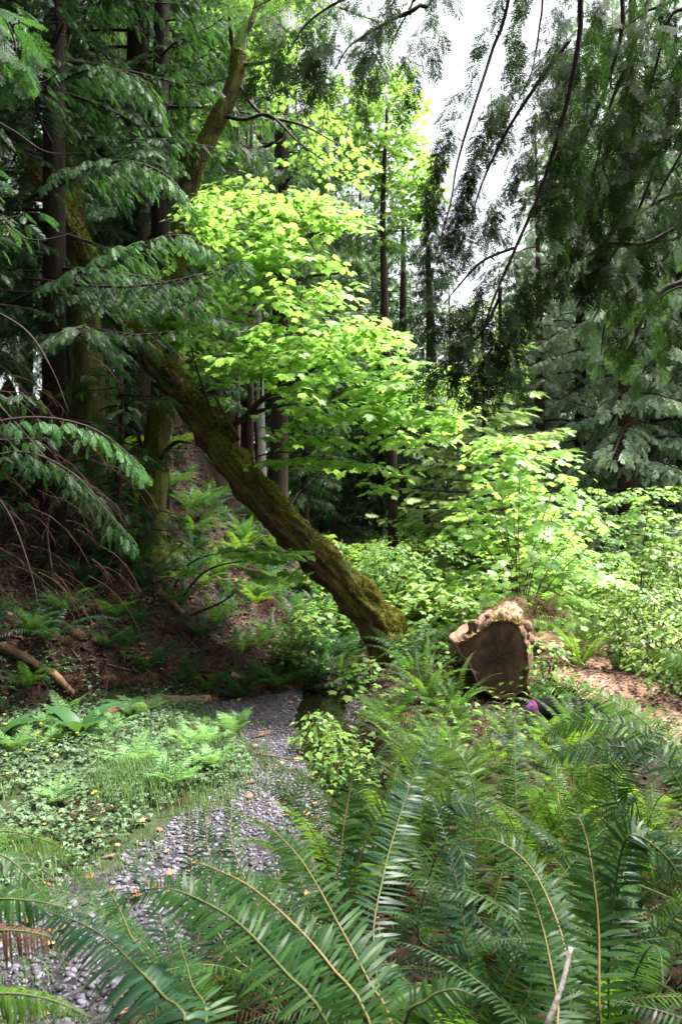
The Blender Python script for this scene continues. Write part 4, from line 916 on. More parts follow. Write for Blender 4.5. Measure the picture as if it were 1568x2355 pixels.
# ================================================================== OVERHANGING HEMLOCK, TOP RIGHT
def overhang(name, trunk, label, branches, mat, seed, tl=.45, gap=.095, sp=.19, hang=1.0, tmpl=SPRAY_FINE, tr=.2, trunk_h=9, tmat='bark_dark', spg=.12):
    tx, ty = trunk; e = empty(name, (tx, ty, G(tx, ty)), label, 'tree'); mt = MB()
    tube(mt, [(0, 0, -.3), (.02, 0, trunk_h * .5), (0, 0, trunk_h)], [tr * 1.2, tr, tr * .4], 16, ridge=.12, seed=seed); mt.build('trunk', M[tmat], e, True)
    for i, b in enumerate(branches):
        pl, r0 = b[0], b[1]; k = b[2] if len(b) > 2 else 1.0; mm = b[3] if len(b) > 3 else mat
        P = [at(*p) for p in pl]; P0_ = np.array(P[0]); inside = -20 < pl[0][0] < 1590 and pl[0][1] > -20; bk = P0_ + nrm(P0_ - np.array(P[1])) * .8 + np.array((0, 0, .8)); tp = np.array((tx, ty, min(trunk_h - .5, bk[2] + .8))); P2 = ([] if inside else [tp, tp * .5 + bk * .5 + np.array((0, 0, .25)), bk]) + [np.array(p) for p in P]
        mwd = MB(); tube(mwd, resamp(loc(e, P2), 40), [r0 * 1.3, r0, r0 * .3], 6, bump=.2, bscale=8); bo = mwd.build('branch', M['twig'], e, True)
        sc = Scat(); tw = MB(); ev_branch(sc, tw, loc(e, P), r0 * .5, tl * k, gap, sp, hang, seed * 100 + i, spg, start=.02, spread=.8, flatn=(.1, -.8, .6), jit=.35)
        mb = MB(); sc.bake(mb, tmpl); mb.build('foliage', M[mm], bo); 
    return e
overhang('hemlock_tree', (3.4, 3.2), 'dark hemlock outside the right edge whose drooping boughs hang across the sky', [
    ([(1335, -60, 3.4), (1332, 80, 3.4), (1300, 250, 3.4), (1245, 430, 3.4), (1185, 570, 3.35), (1130, 700, 3.3), (1105, 790, 3.3)], .013, .9),
    ([(1180, -60, 3.7), (1130, 120, 3.7), (1085, 260, 3.6), (1050, 380, 3.6), (1035, 470, 3.6), (1000, 590, 3.5)], .009, .5),
    ([(1310, 90, 3.5), (1230, 200, 3.5), (1160, 310, 3.5), (1105, 430, 3.5), (1080, 520, 3.5)], .008, .7),
    ([(1500, -60, 4.0), (1450, 120, 3.9), (1400, 250, 3.9), (1370, 380, 3.8), (1330, 500, 3.8)], .012, 1.1),
    ([(1650, 60, 4.2), (1560, 220, 4.1), (1500, 400, 4.0), (1450, 520, 4.0), (1400, 600, 4.0)], .013, 1.1),
    ([(1430, -60, 3.6), (1430, 60, 3.6), (1400, 180, 3.6), (1340, 330, 3.6), (1290, 440, 3.5)], .012, 1.1),
    ([(1620, -60, 3.8), (1540, 40, 3.8), (1500, 180, 3.8), (1450, 320, 3.8)], .012, 1.1),
    ([(1700, 150, 3.6), (1620, 260, 3.6), (1550, 380, 3.6), (1500, 470, 3.6)], .012, 1.1),
    ([(1400, 330, 4.1), (1370, 450, 4.1), (1330, 560, 4.0), (1300, 640, 4.0)], .010, .8),
    ([(1180, 570, 3.35), (1110, 600, 3.3), (1060, 650, 3.3), (1020, 700, 3.3)], .006, .6),
    ([(1150, 680, 3.3), (1110, 760, 3.3), (1060, 810, 3.25), (1010, 860, 3.2)], .006, .5),
    ([(1150, 660, 3.3), (1150, 740, 3.3), (1160, 800, 3.25), (1175, 850, 3.2)], .006, .42),
    ([(1560, 520, 3.9), (1480, 560, 3.9), (1400, 560, 3.9), (1330, 600, 3.9)], .010, 1.1),
    ([(1600, 100, 4.6), (1500, 200, 4.6), (1400, 300, 4.6), (1320, 420, 4.6)], .010, 1.2),
    ([(1560, -60, 4.4), (1480, 30, 4.4), (1380, 90, 4.4), (1290, 120, 4.4)], .010, 1.2),
    ([(1640, 640, 4.0), (1560, 660, 4.0), (1500, 700, 4.0), (1460, 760, 4.0)], .008, .9),
    ([(1250, -60, 4.2), (1240, 60, 4.2), (1220, 170, 4.2), (1180, 250, 4.2)], .008, .8),
    ([(1600, 300, 4.6), (1560, 380, 4.6), (1480, 420, 4.6), (1400, 400, 4.6)], .01, 1.2),
], 'hemlock', 71)
overhang('hemlock_tree', (4.6, 5.2), 'twiggy hemlock at the right edge with bare tangled limbs and sparse greyish sprays', [
    ([(1650, 440, 5), (1560, 445, 5), (1500, 470, 5), (1440, 520, 4.9), (1400, 600, 4.9)], .02, .6, 'fir'),
    ([(1700, 620, 5), (1568, 650, 5), (1510, 680, 5), (1470, 750, 4.9), (1440, 820, 4.9)], .026, .5, 'fir'),
    ([(1600, 500, 4.8), (1500, 560, 4.8), (1420, 640, 4.8), (1360, 740, 4.8)], .014, .5, 'fir'),
    ([(1700, 720, 4.7), (1600, 760, 4.7), (1530, 800, 4.7), (1480, 850, 4.7)], .014, .8, 'fir'),
    ([(1560, 560, 5.2), (1480, 640, 5.2), (1400, 720, 5.2), (1380, 820, 5.2)], .012, .5, 'fir'),
], 'fir', 72, tl=.42, gap=.16, sp=.17, spg=.15)
overhang('fir_tree', (.35, -1.2), 'fir behind the viewer whose dark boughs hang into the top centre', [
    ([(1010, -60, 3.5), (960, 15, 3.4), (900, 45, 3.4), (840, 80, 3.35), (800, 110, 3.3), (770, 160, 3.3)], .010, 1.0),
    ([(900, -90, 3.3), (820, -20, 3.3), (750, 20, 3.3), (700, 60, 3.3), (670, 110, 3.3)], .008, .9),
    ([(960, -80, 3.7), (950, 0, 3.7), (920, 60, 3.7), (890, 120, 3.7)], .008, .8),
    ([(760, -90, 3.5), (700, -40, 3.5), (640, -10, 3.5), (580, 20, 3.5)], .007, .6, 'fir'),
], 'hemlock', 73, sp=.2)
overhang('redcedar', (-2.6, 1.5), 'cedar beyond the left edge with light green sprays in the top left corner', [
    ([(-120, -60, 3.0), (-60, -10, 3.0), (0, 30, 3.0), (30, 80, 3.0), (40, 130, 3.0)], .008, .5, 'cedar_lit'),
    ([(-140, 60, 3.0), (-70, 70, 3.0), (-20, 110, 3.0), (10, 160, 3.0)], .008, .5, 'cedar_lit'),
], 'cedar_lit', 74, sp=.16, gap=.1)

# ================================================================== SHRUBS
def shrub(px, py0, Y, w_, h, n, s, mat, leaf, label, group=None, seed=0, stems=6, name='shrub', tl=.35, leaves=(6, 10), stemmat='stem', dep=.5, shape=.6):
    x = (px - 784) / FPX * Y; z = G(x, Y); e = empty(name, (x, Y, z), label, 'shrub', group); r = random.Random(seed); mb = MB(); an = []
    for i in range(stems):
        a = r.uniform(0, 2 * PI); rad = r.uniform(.2, .9) * w_ * .5; tip = (math.cos(a) * rad, math.sin(a) * rad * dep * 2, h * r.uniform(.7, 1.02) * (1 - .35 * rad / (w_ * .5)))
        tube(mb, resamp([(r.uniform(-.06, .06), r.uniform(-.06, .06), -.05), (tip[0] * .35, tip[1] * .35, tip[2] * .55), tip], 8), [.012, .004], 5, cap=False)
    mb.build('stems', M[stemmat], e)
    for _ in range(n):
        u = r.random(); hh = (.12 + .88 * u) * h; rad = w_ * .5 * math.sqrt(r.random()) * (1 - u ** 1.6 * shape) * (.55 + .9 * min(u * 2, .5)); a = r.uniform(0, 2 * PI)
        an.append(np.array((math.cos(a) * rad, math.sin(a) * rad * dep * 2, hh)))
    sc = Scat(); mw = MB(); leaf_twigs(sc, mw, an, s, seed, leaves, tl, .3, .4, away=(0, 0, 0)); mb = MB(); sc.bake(mb, leaf); o = mb.build('leaves', M[mat], e); mw.build('twigs', M['stem'], o)
    return e
hero = shrub(1190, 1380, 9.4, 2.5, 2.75, 150, .12, 'maple', LEAF_MAPLE, 'tall maple shrub with large yellow-green leaves and upright stems behind the sawn log', seed=1, stems=12, name='maple_shrub', tl=.45, stemmat='twig_br', shape=.62)
spec = [(830, 11, 1.5, .9, 90, 'shrub'), (900, 12, 1.8, 1.1, 100, 'shrub'), (1000, 11, 1.6, 1.05, 100, 'shrub'), (1060, 13, 2.2, 1.4, 100, 'shrub'), (1290, 11.5, 1.7, 1.4, 100, 'shrub'), (1390, 10.5, 1.6, 1.3, 100, 'shrub'), (1470, 12, 2.0, 1.4, 100, 'shrub'),
        (1570, 11, 1.8, 1.3, 90, 'shrub'), (760, 13, 1.8, 1.2, 80, 'shrub'), (960, 14.5, 2.4, 1.3, 100, 'shrub'), (1120, 14, 2.2, 1.6, 90, 'shrub'), (1340, 14, 2.4, 1.7, 100, 'shrub'), (1520, 14.5, 2.4, 1.6, 90, 'shrub'), (860, 16, 2.4, 1.3, 80, 'shrub'), (1230, 13, 2, 1.4, 80, 'shrub'), (1640, 13, 2.4, 1.8, 80, 'shrub')]
for i, (px, Y, w_, h, n, k) in enumerate(spec):
    shrub(px, 0, Y, w_ * .85, h * (1.2 + .35 * math.sin(i * 2.3)) * (.68 if 790 < px < 1090 else 1), int(n * .75), .085 if i % 2 else .115, ('shrub', 'maple_far', 'bramble', 'shrub', 'maple')[i % 5], LEAF_TRI if i % 2 else LEAF_MAPLE_S, ('leafy green shrub with small leaves in the thicket across the clearing' if i % 2 else 'yellow-green shrub with lobed leaves in the thicket across the clearing'), ('small-leaved shrubs in the clearing' if i % 2 else 'lobed-leaved shrubs in the clearing'), 20 + i, tl=.4)
bl = [(1500, 8.0, 1.3, .95, 100, 'bramble bush with white and yellow flecked leaves at the right edge beside the path'), (1590, 7.0, 1.2, .85, 80, 'bramble bush cut by the right edge of the frame in front of the flecked one'), (1430, 9.2, 1.2, .9, 80, 'bramble bush behind the dirt path, left of the flecked one')]
for i, (px, Y, w_, h, n, lb) in enumerate(bl): shrub(px, 0, Y, w_, h, n, .07, 'bramble', LEAF_OVAL, lb, None, 50 + i, name='bramble_bush', stems=12, leaves=(8, 12), stemmat='twig_br', tl=.3)
shrub(735, 0, 6.7, .55, .5, 34, .06, 'shrub', LEAF_OVAL, 'small leafy shrub hanging over the right edge of the dark pool', None, 60, name='creekside_shrub', stems=7, leaves=(7, 10), tl=.25)
shrub(790, 0, 6.0, .6, .5, 34, .055, 'shrub', LEAF_TRI, 'low leafy plant on the bank just right of the pool shrub', None, 61, name='creekside_shrub', stems=7, tl=.22)
shrub(1255, 0, 6.9, .5, .6, 36, .065, 'shrub', LEAF_OVAL, 'light green shrub pressed against the right side of the sawn log', None, 62, name='leafy_shrub', stems=6, tl=.22)
shrub(850, 0, 8.7, .7, .32, 22, .09, 'shrub', LEAF_MAPLE_S, 'lobed-leaved seedling shrub in front of the leaning trunk base', None, 63, name='leafy_shrub', stems=6, tl=.3)
shrub(985, 0, 8.6, .6, .4, 20, .08, 'shrub', LEAF_MAPLE_S, 'low lobed-leaved shrub right of the leaning trunk base', None, 64, name='leafy_shrub', stems=5, tl=.3)
shrub(690, 0, 9.3, .7, .8, 40, .06, 'shrub', LEAF_TRI, 'bright green leafy shrub on the far bank left of the leaning trunk', None, 65, name='leafy_shrub', stems=6, tl=.25)

# ================================================================== FERNS
def fclump(px, py, kind, label, group, s=1.0, seed=0, name='sword_fern', var=None, Y=None):
    if Y is None: x, y, z = onground(px, py)
    else: x = (px - 784) / FPX * Y; y = Y; z = G(x, y)
    me = CL[kind][(seed if var is None else var) % len(CL[kind])]
    o = link(name, me, None, (x, y, z - .02), (rng.uniform(-.15, .15), rng.uniform(-.15, .15), rng.uniform(0, 6.28)), s)
    return tag(o, label, 'fern', group)
def world_ferns(n, x0, x1, y0, y1, cond, kinds, label, group, smin, smax, seed, mind=.45, name='sword_fern'):
    r = random.Random(seed); pts = []; tries = 0
    while len(pts) < n and tries < n * 60:
        tries += 1; x, y = r.uniform(x0, x1), r.uniform(y0, y1)
        if not bool(cond(np.array([x]), np.array([y]))[0]): continue
        if any((x - a) ** 2 + (y - b) ** 2 < mind ** 2 for a, b in pts): continue
        pts.append((x, y)); k = r.choice(kinds); z = G(x, y)
        o = link(name, r.choice(CL[k]), None, (x, y, z - .02), (r.uniform(-.2, .2), r.uniform(-.2, .2), r.uniform(0, 6.28)), r.uniform(smin, smax)); tag(o, label if k != 'dead' else 'rust-brown withered fern clump on the shaded hillside', 'fern', group if k != 'dead' else 'withered fern clumps on the hillside')
    return pts
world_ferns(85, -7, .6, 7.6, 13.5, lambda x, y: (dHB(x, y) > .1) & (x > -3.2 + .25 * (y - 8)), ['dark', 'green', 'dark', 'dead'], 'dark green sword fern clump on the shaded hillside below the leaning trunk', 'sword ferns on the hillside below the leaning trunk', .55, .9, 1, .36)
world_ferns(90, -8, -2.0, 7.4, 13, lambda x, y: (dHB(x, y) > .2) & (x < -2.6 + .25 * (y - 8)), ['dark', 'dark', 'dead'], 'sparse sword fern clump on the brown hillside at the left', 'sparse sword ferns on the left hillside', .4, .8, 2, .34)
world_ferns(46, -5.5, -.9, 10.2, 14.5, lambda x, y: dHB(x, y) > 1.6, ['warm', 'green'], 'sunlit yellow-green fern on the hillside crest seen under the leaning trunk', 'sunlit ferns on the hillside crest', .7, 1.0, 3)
world_ferns(12, -.9, .2, 8.6, 10.4, lambda x, y: (dHB(x, y) > .02) & (dHB(x, y) < .6), ['dead', 'dead', 'dark'], 'dark sword fern overhanging the far end of the creek', 'sword ferns overhanging the creek', .6, .8, 4, .25)
world_ferns(44, .3, 6, 7.4, 12.5, lambda x, y: (dRB(x, y) > .3) & (np.abs(seg_sd(x, y, PATH)) > .8) & ((np.abs(x - 1.2) > .45) | (y > 9.5)), ['green', 'warm', 'green'], 'sword fern in the sunlit thicket behind the sawn log', 'sword ferns behind the sawn log', .55, .95, 5, .42)
world_ferns(58, -.1, 3.6, 5.4, 8.3, lambda x, y: (dRB(x, y) > .25) & (np.abs(seg_sd(x, y, PATH)) > .62) & ((np.hypot(x - 1.45, y - 6.9) > .5)) & ~((x > .16 * y) & (x < .28 * y) & (y > 5.0)) & ~((x > .02 * y) & (x < .13 * y) & (y > 7.2)) & ~((x > .95) & (x < 1.9) & (y > 6.7)), ['warm', 'warm', 'green', 'green', 'dead'], 'sword fern on the flat right bank between creek and log', 'sword ferns between the creek and the log', .42, .66, 6, .25)
world_ferns(20, .6, 2.0, 4.9, 6.4, lambda x, y: dRB(x, y) > .3, ['warm', 'green', 'dead', 'dark'], 'small sword fern in front of the cut face of the log', 'small ferns in front of the log', .30, .44, 7, .2)
world_ferns(30, -3.9, .2, 7.0, 10, lambda x, y: (dHB(x, y) > -.02) & (dHB(x, y) < .75), ['dark', 'dark', 'green', 'dead'], 'dark sword fern in the row along the foot of the hillside', 'dark sword ferns along the foot of the hillside', .5, .78, 8, .28)
# ferns with separate fronds, near the log
def sfern(px, Y, label, **k):
    x = (px - 784) / FPX * Y; return fern((x, Y, G(x, Y)), label, **k)
sfern(975, 6.9, 'bright sword fern with tall yellow-green fronds leaning left of the sawn log', kinds=('warm', 'green'), nf=13, s=.72, seed=1, dead=3)
sfern(1045, 6.5, 'sword fern with one upright yellowing frond in front of the log, at its left', kinds=('warm', 'dark'), nf=9, s=.62, seed=2, dead=3)
sfern(1330, 8.3, 'arching sword fern behind the right shoulder of the log', kinds=('green', 'warm'), nf=14, s=.85, seed=3)
sfern(1420, 7.9, 'sword fern between the log and the dirt path', kinds=('green', 'dark'), nf=10, s=.5, seed=4)
sfern(1090, 8.6, 'bluish sword fern peeking over the left shoulder of the log', kinds=('dark', 'green'), nf=12, s=.8, seed=5)
# light green lady ferns and other plants on the left bank
LB = [(325, 1650, 1.0, 'tallest light green fern standing in front of the fallen log on the left bank'), (540, 1690, .9, 'light green fern at the tip of the left bank beside the gravel'), (300, 1770, .9, 'light green fern in the middle of the clover'), (390, 1810, .9, 'pale arching fern at the lower edge of the clover'), (440, 1730, .7, 'small light fern in the clover near the gravel'),
      (150, 1650, .9, 'light fern at the foot of the hillside, far left'), (230, 1700, .7, 'light fern between the skunk cabbage and the clover'), (30, 1740, .8, 'light fern at the left edge of the frame'), (480, 1710, .7, 'small light fern left of the bank tip')]
for i, (px, py, s, lb) in enumerate(LB): fclump(px, py, 'lady', lb, None, s * .85, i, 'lady_fern')
r9 = random.Random(4)
for i in range(16):
    px, py = r9.uniform(20, 540), r9.uniform(1660, 1860)
    if py > 1900 - px * .25: continue
    fclump(px, py, 'lady', 'small pale green fern frond tuft rising from the clover of the left bank', 'small pale ferns in the clover', r9.uniform(.4, .62), i, 'lady_fern')
fclump(185, 1880, 'dead', 'clump of brown and grey-green withered fern at the lower edge of the left bank', None, .5, 1, 'withered_fern')
fclump(395, 1850, 'dead', 'small brown withered fern under the pale arching fern', None, .35, 0, 'withered_fern')
# skunk cabbage
def broad_leaf(px, py, label, n, L, seed):
    x, y, z = onground(px, py, .1); e = empty('skunk_cabbage', (x, y, z), label, 'plant'); r = random.Random(seed)
    mm = foliage('broad_leaf', [(.025, .075, .025), (.04, .11, .035)], (.10, .22, .04), .3, .5, .25)
    for i in range(n):
        a = r.uniform(0, 2 * PI); mb = MB(); l = L * r.uniform(.7, 1.1); rows = []
        for k in range(9):
            t = k / 8; w_ = l * .17 * math.sin(PI * min(1, .06 + t * .94)) ** .8 + .004; el = R(70 - 75 * t * r.uniform(.7, 1)); c = np.array((math.cos(a) * l * t * (.35 + .5 * t), math.sin(a) * l * t * (.35 + .5 * t), l * (t * .85 - .35 * t * t)))
            s_ = np.array((-math.sin(a), math.cos(a), 0)); up = np.array((0, 0, w_ * .35)); rows += [c - s_ * w_ + up, c, c + s_ * w_ + up]
        q = []
        for k in range(8):
            for j in (0, 1): q.append((k * 3 + j, k * 3 + j + 1, k * 3 + j + 4, k * 3 + j + 3))
        mb.add(rows, q); mb.build('leaf', mm, e, True)
broad_leaf(185, 1700, 'skunk cabbage with large dark green leaves at the back of the left bank', 5, .48, 1)
broad_leaf(5, 1710, 'skunk cabbage with broad leaves cut by the left edge of the frame', 4, .42, 2)
broad_leaf(300, 1655, 'skunk cabbage with one upright broad leaf beside the tallest light fern', 3, .34, 3)

# fallen wood
def wood(p0, p1, r0, r1, mat, label, name='fallen_log', cat='log', stub=0, seed=0, mid=None, seg=12):
    P = [at(*p0)] + ([at(*mid)] if mid else []) + [at(*p1)]; e = empty(name, P[0], label, cat)
    mb = MB(); pl = loc(e, P); tube(mb, resamp(pl, 24), [r0, (r0 + r1) / 2, r1], seg, bump=.18, bscale=5, ridge=.2, seed=seed); mb.build('wood', M[mat], e, True)
    for k in range(stub):
        t = .3 + .4 * k; b = pl[0] * (1 - t) + pl[-1] * t; mb = MB(); tube(mb, [b, b + np.array((.05, -.05, r0 * 2.2)), b + np.array((.1, -.06, r0 * 3.4))], [r0 * .35, r0 * .12], 6); mb.build('stub', M[mat], e, True)
    return e
def gwood(a, b, r0, r1, mat, label, lift=.25, **k):
    """wood lying on the ground between two picture points (terrain looked up)"""
    xa, ya, za = hit(*a); xb, yb, zb = hit(*b)
    e = empty(k.pop('name', 'fallen_branch'), (xa, ya, za + r0 * lift), label, k.pop('cat', 'branch'))
    pts = []
    for i in range(7):
        t = i / 6; x = xa + (xb - xa) * t; y = ya + (yb - ya) * t; pts.append((x - xa, y - ya, max(za + (zb - za) * t, G(x, y)) + r1 * lift - za - r0 * lift + .01))
    mb = MB(); tube(mb, resamp(pts, 20), [r0, r1], k.get('seg', 8), bump=.45, bscale=7, ridge=.35, seed=a[0]); mb.build('wood', M[mat], e, True)
def hit(px, py):
    """walk the view ray until it meets the terrain"""
    Y = 2.0
    while Y < 30:
        x = (px - 784) / FPX * Y; z = H - (py - 1177.5) / FPX * Y
        if G(x, Y) >= z: return x, Y, G(x, Y)
        Y += .03
    return x, Y, z
gwood((240, 1650), (372, 1622), .06, .055, 'deadwood', 'left half of a fallen reddish log at the foot of the hillside', name='fallen_log', cat='log', seg=14)
gwood((355, 1622), (482, 1618), .065, .05, 'deadwood', 'short reddish fallen log lying level beside the upper end of the gravel', name='fallen_log', cat='log', seg=14)
gwood((120, 1555), (172, 1610), .055, .03, 'deadwood', 'pale broken branch pointing down the bank at the lower left')
gwood((0, 1495), (125, 1560), .055, .04, 'mosswood', 'thick moss covered log sloping down from the left edge', name='fallen_log', cat='log')
gwood((130, 1440), (195, 1480), .07, .05, 'mosswood', 'short mossy log piece on the brown hillside', name='fallen_log', cat='log')
gwood((215, 1480), (330, 1520), .05, .03, 'mosswood', 'thin mossy log right of the short mossy piece', name='fallen_log', cat='log')
gwood((160, 1380), (215, 1440), .022, .012, 'deadwood', 'pale bare stick on the brown hillside above the mossy log')
gwood((120, 1330), (200, 1420), .018, .012, 'deadwood', 'long thin stick slanting down the hillside at the left')
gwood((360, 1365), (420, 1420), .06, .04, 'bark_log', 'light barkless wood chunk showing under the vine maple', name='fallen_log', cat='log')
gwood((440, 1320), (560, 1345), .02, .012, 'deadwood', 'thin fallen stick below the vine maple leaves')
gwood((530, 1560), (600, 1590), .05, .035, 'deadwood', 'short weathered root end poking out above the gravel')
gwood((640, 1500), (700, 1540), .03, .015, 'deadwood', 'stick lying on the far bank left of the leaning trunk base')
gwood((580, 1700), (640, 1690), .010, .006, 'twig_br', 'dark wet stick across the gravel beside the pool, upper one')
gwood((590, 1738), (680, 1752), .010, .005, 'twig_br', 'dark wet stick across the gravel beside the pool, lower one')
gwood((130, 1715), (200, 1745), .018, .012, 'bark_grey', 'grey rotten stick lying in the clover')
rr_ = random.Random(77)
for i in range(16):
    px, py = rr_.uniform(0, 330), rr_.uniform(1180, 1560); dx = rr_.uniform(20, 80)
    gwood((px, py), (px + dx, py + dx * rr_.uniform(-.2, 1.2)), rr_.uniform(.006, .014), .005, 'deadwood', 'thin dead stick lying on the brown hillside', lift=1.2); 
for o in list(COL.objects):
    if o.get('label') == 'thin dead stick lying on the brown hillside': o['group'] = 'thin dead sticks on the brown hillside'

# ================================================================== FOREGROUND FERNS, FROND BY FROND
HB_ = [0]
def hero_fern(base, label, fronds, fill=6, kinds=('green', 'dark'), s=1.0, seed=0, dead=3, azr=None, name='sword_fern'):
    bx, by = base; bz = G(bx, by); e = empty(name, (bx, by, bz), label, 'fern'); l = np.array((bx, by, bz)); r = random.Random(seed)
    for i, f in enumerate(fronds):
        pts = [np.array(at(*p)) for p in f['p']][::-1]    # given tip first
        k = f.get('k', 'fern'); g = l + np.array((r.uniform(-.05, .05), r.uniform(-.05, .05), 0)); first = pts[0]
        mid = g * .5 + first * .5; mid[2] = g[2] + (first[2] - g[2]) * .6
        pts = [g, mid] + pts; P = [p - l for p in pts]
        full = np.linalg.norm(np.diff(resamp(P, 40), axis=0), axis=1).sum()
        c = pts[len(pts) // 2 + 1]; up = nrm(np.array((0, 0, H)) - c) * f.get('face', .75) + np.array((0, 0, f.get('upz', .5)))
        mb = MB(); mr = MB(); HB_[0] += 1
        frond(mb, mr, P, f.get('w', .085), up=up, seed=900 + HB_[0], droop=f.get('droop', .25), segs=3, stalk=f.get('stalk', .18), rr=.0032, wav=f.get('wav', .35), npair=int(full / .0178), lean=f.get('lean', .2))
        bl_ = mr.build('frond', M[f.get('rm', 'rachis_g')], e); mb.build('pinnae', M[k], bl_)
    for i in range(fill + dead):
        isd = i >= fill; k = 'dead' if isd else r.choice(kinds); az = i * 2.399 + r.uniform(-.5, .5) if azr is None else r.uniform(*azr)
        link('dead_frond' if isd else 'frond', r.choice(FR[k]), e, (r.uniform(-.06, .06), r.uniform(-.06, .06), -.02), (r.uniform(-.2, .2), r.uniform(-.2, .2), az), s * r.uniform(.65, .95))
    return e
F = lambda *p, **k: dict(p=list(p), **k)
hero_fern((.18, 1.25), 'nearest sword fern at the bottom centre with long green fronds sweeping up to the left', [
    F((400, 2035, 1.7), (440, 1985, 1.65), (520, 2010, 1.6), (590, 2050, 1.55), (690, 2140, 1.45), (765, 2228, 1.4), (850, 2355, 1.3), k='fern', rm='rachis', w=.07),
    F((585, 1878, 1.9), (640, 1920, 1.8), (700, 1988, 1.7), (780, 2128, 1.5), (850, 2260, 1.4), (905, 2370, 1.3), k='fern', rm='rachis', w=.085, face=1),
    F((235, 2125, 1.35), (300, 2060, 1.35), (380, 2043, 1.3), (460, 2070, 1.28), (550, 2125, 1.22), (650, 2230, 1.15), (760, 2370, 1.1), k='fern', w=.062, face=1.0),
    F((1010, 1660, 2.4), (985, 1710, 2.3), (945, 1800, 2.2), (918, 1880, 2.1), (880, 2020, 1.9), (860, 2200, 1.7), k='fern_dark', w=.075, face=1),
    F((1090, 2290, 1.2), (1040, 2275, 1.2), (980, 2300, 1.2), (930, 2380, 1.2), k='fern', w=.05),
], fill=14, seed=1, s=.80, dead=8)
hero_fern((-.42, 1.25), 'sword fern at the bottom left with dark drooping leaflets over the pebbles', [
    F((60, 2070, 1.5), (110, 2095, 1.45), (180, 2120, 1.4), (245, 2158, 1.35), (320, 2230, 1.25), (375, 2290, 1.2), (430, 2380, 1.1), k='fern_dark', w=.075, droop=.7, face=.5),
    F((390, 2100, 1.6), (420, 2190, 1.5), (440, 2260, 1.4), (470, 2380, 1.3), k='fern', w=.06),
    F((200, 2025, 1.9), (240, 2040, 1.85), (270, 2080, 1.8), (300, 2150, 1.7), (360, 2280, 1.5), k='fern', w=.045, rm='rachis_g'),
], fill=7, seed=2, s=.58, dead=2)
hero_fern((-1.35, 1.55), 'sword fern beyond the lower left corner reaching in with brown-tinged fronds', [
    F((195, 1985, 2.0), (150, 1955, 1.95), (95, 1930, 1.9), (0, 1912, 1.85), (-120, 1960, 1.75), (-260, 2100, 1.65), k='fern_warm', w=.045, droop=.6),
    F((160, 2110, 1.7), (110, 2070, 1.65), (60, 2010, 1.65), (0, 1965, 1.65), (-100, 1960, 1.6), (-300, 2100, 1.55), k='fern', w=.05, face=.3),
    F((190, 2190, 1.45), (100, 2150, 1.4), (0, 2140, 1.4), (-100, 2160, 1.4), (-350, 2350, 1.4), k='fern_dead', w=.055, droop=.9, wav=.2),
    F((220, 2345, 1.2), (120, 2300, 1.2), (0, 2285, 1.2), (-120, 2320, 1.2), (-400, 2600, 1.3), k='fern_warm', w=.05, droop=.9, wav=.2),
    F((220, 2110, 1.55), (140, 2085, 1.5), (60, 2070, 1.5), (-40, 2075, 1.5), (-200, 2150, 1.45), k='fern', w=.06, droop=.5),
], fill=0, seed=3, dead=0)
hero_fern((-.05, 2.15), 'sword fern rising at the centre with upright narrow fronds in front of the creek', [
    F((833, 1628, 2.4), (820, 1700, 2.38), (806, 1810, 2.35), (790, 1900, 2.3), (778, 2010, 2.25), (765, 2130, 2.2), k='fern', w=.075, face=1.2, rm='rachis'),
    F((532, 1785, 2.7), (533, 1860, 2.6), (536, 1950, 2.5), (600, 2100, 2.35), k='fern', w=.07, face=1.2, rm='rachis'),
    F((470, 1838, 2.6), (474, 1900, 2.55), (484, 1970, 2.5), (560, 2120, 2.35), k='fern', w=.065, face=1.2, rm='rachis'),
    F((433, 1848, 2.5), (438, 1930, 2.45), (450, 2045, 2.4), (540, 2200, 2.25), k='fern', w=.065, face=1.2, rm='rachis'),
    F((720, 1755, 2.6), (690, 1800, 2.55), (670, 1880, 2.5), (680, 1980, 2.4), (710, 2100, 2.3), k='fern', w=.06, face=.6),
    F((1070, 1895, 2.3), (1000, 1850, 2.3), (930, 1830, 2.3), (860, 1900, 2.25), (800, 2050, 2.2), k='fern_dark', w=.07),
], fill=15, seed=4, s=.82, dead=6)
hero_fern((.60, 1.55), 'big sword fern at the bottom right with tall vertical fronds and tan stalks', [
    F((1320, 1878, 1.7), (1335, 1890, 1.68), (1352, 1950, 1.65), (1366, 2040, 1.6), (1376, 2150, 1.55), (1381, 2370, 1.45), k='fern', rm='rachis', w=.085, face=1.3, stalk=.05),
    F((1180, 2010, 1.6), (1212, 2035, 1.6), (1244, 2123, 1.57), (1262, 2200, 1.52), (1282, 2310, 1.45), (1290, 2400, 1.4), k='fern', rm='rachis', w=.062, face=1.3),
    F((1010, 1960, 2.0), (1080, 1930, 1.95), (1150, 1938, 1.9), (1216, 1990, 1.85), (1264, 2078, 1.75), (1300, 2190, 1.65), (1320, 2380, 1.5), k='fern', rm='rachis', w=.07),
    F((1580, 2130, 1.6), (1560, 2020, 1.6), (1520, 1960, 1.6), (1450, 1920, 1.6), (1420, 2000, 1.6), (1400, 2200, 1.55), k='fern_dark', w=.07),
], fill=16, seed=5, s=.86, dead=8)
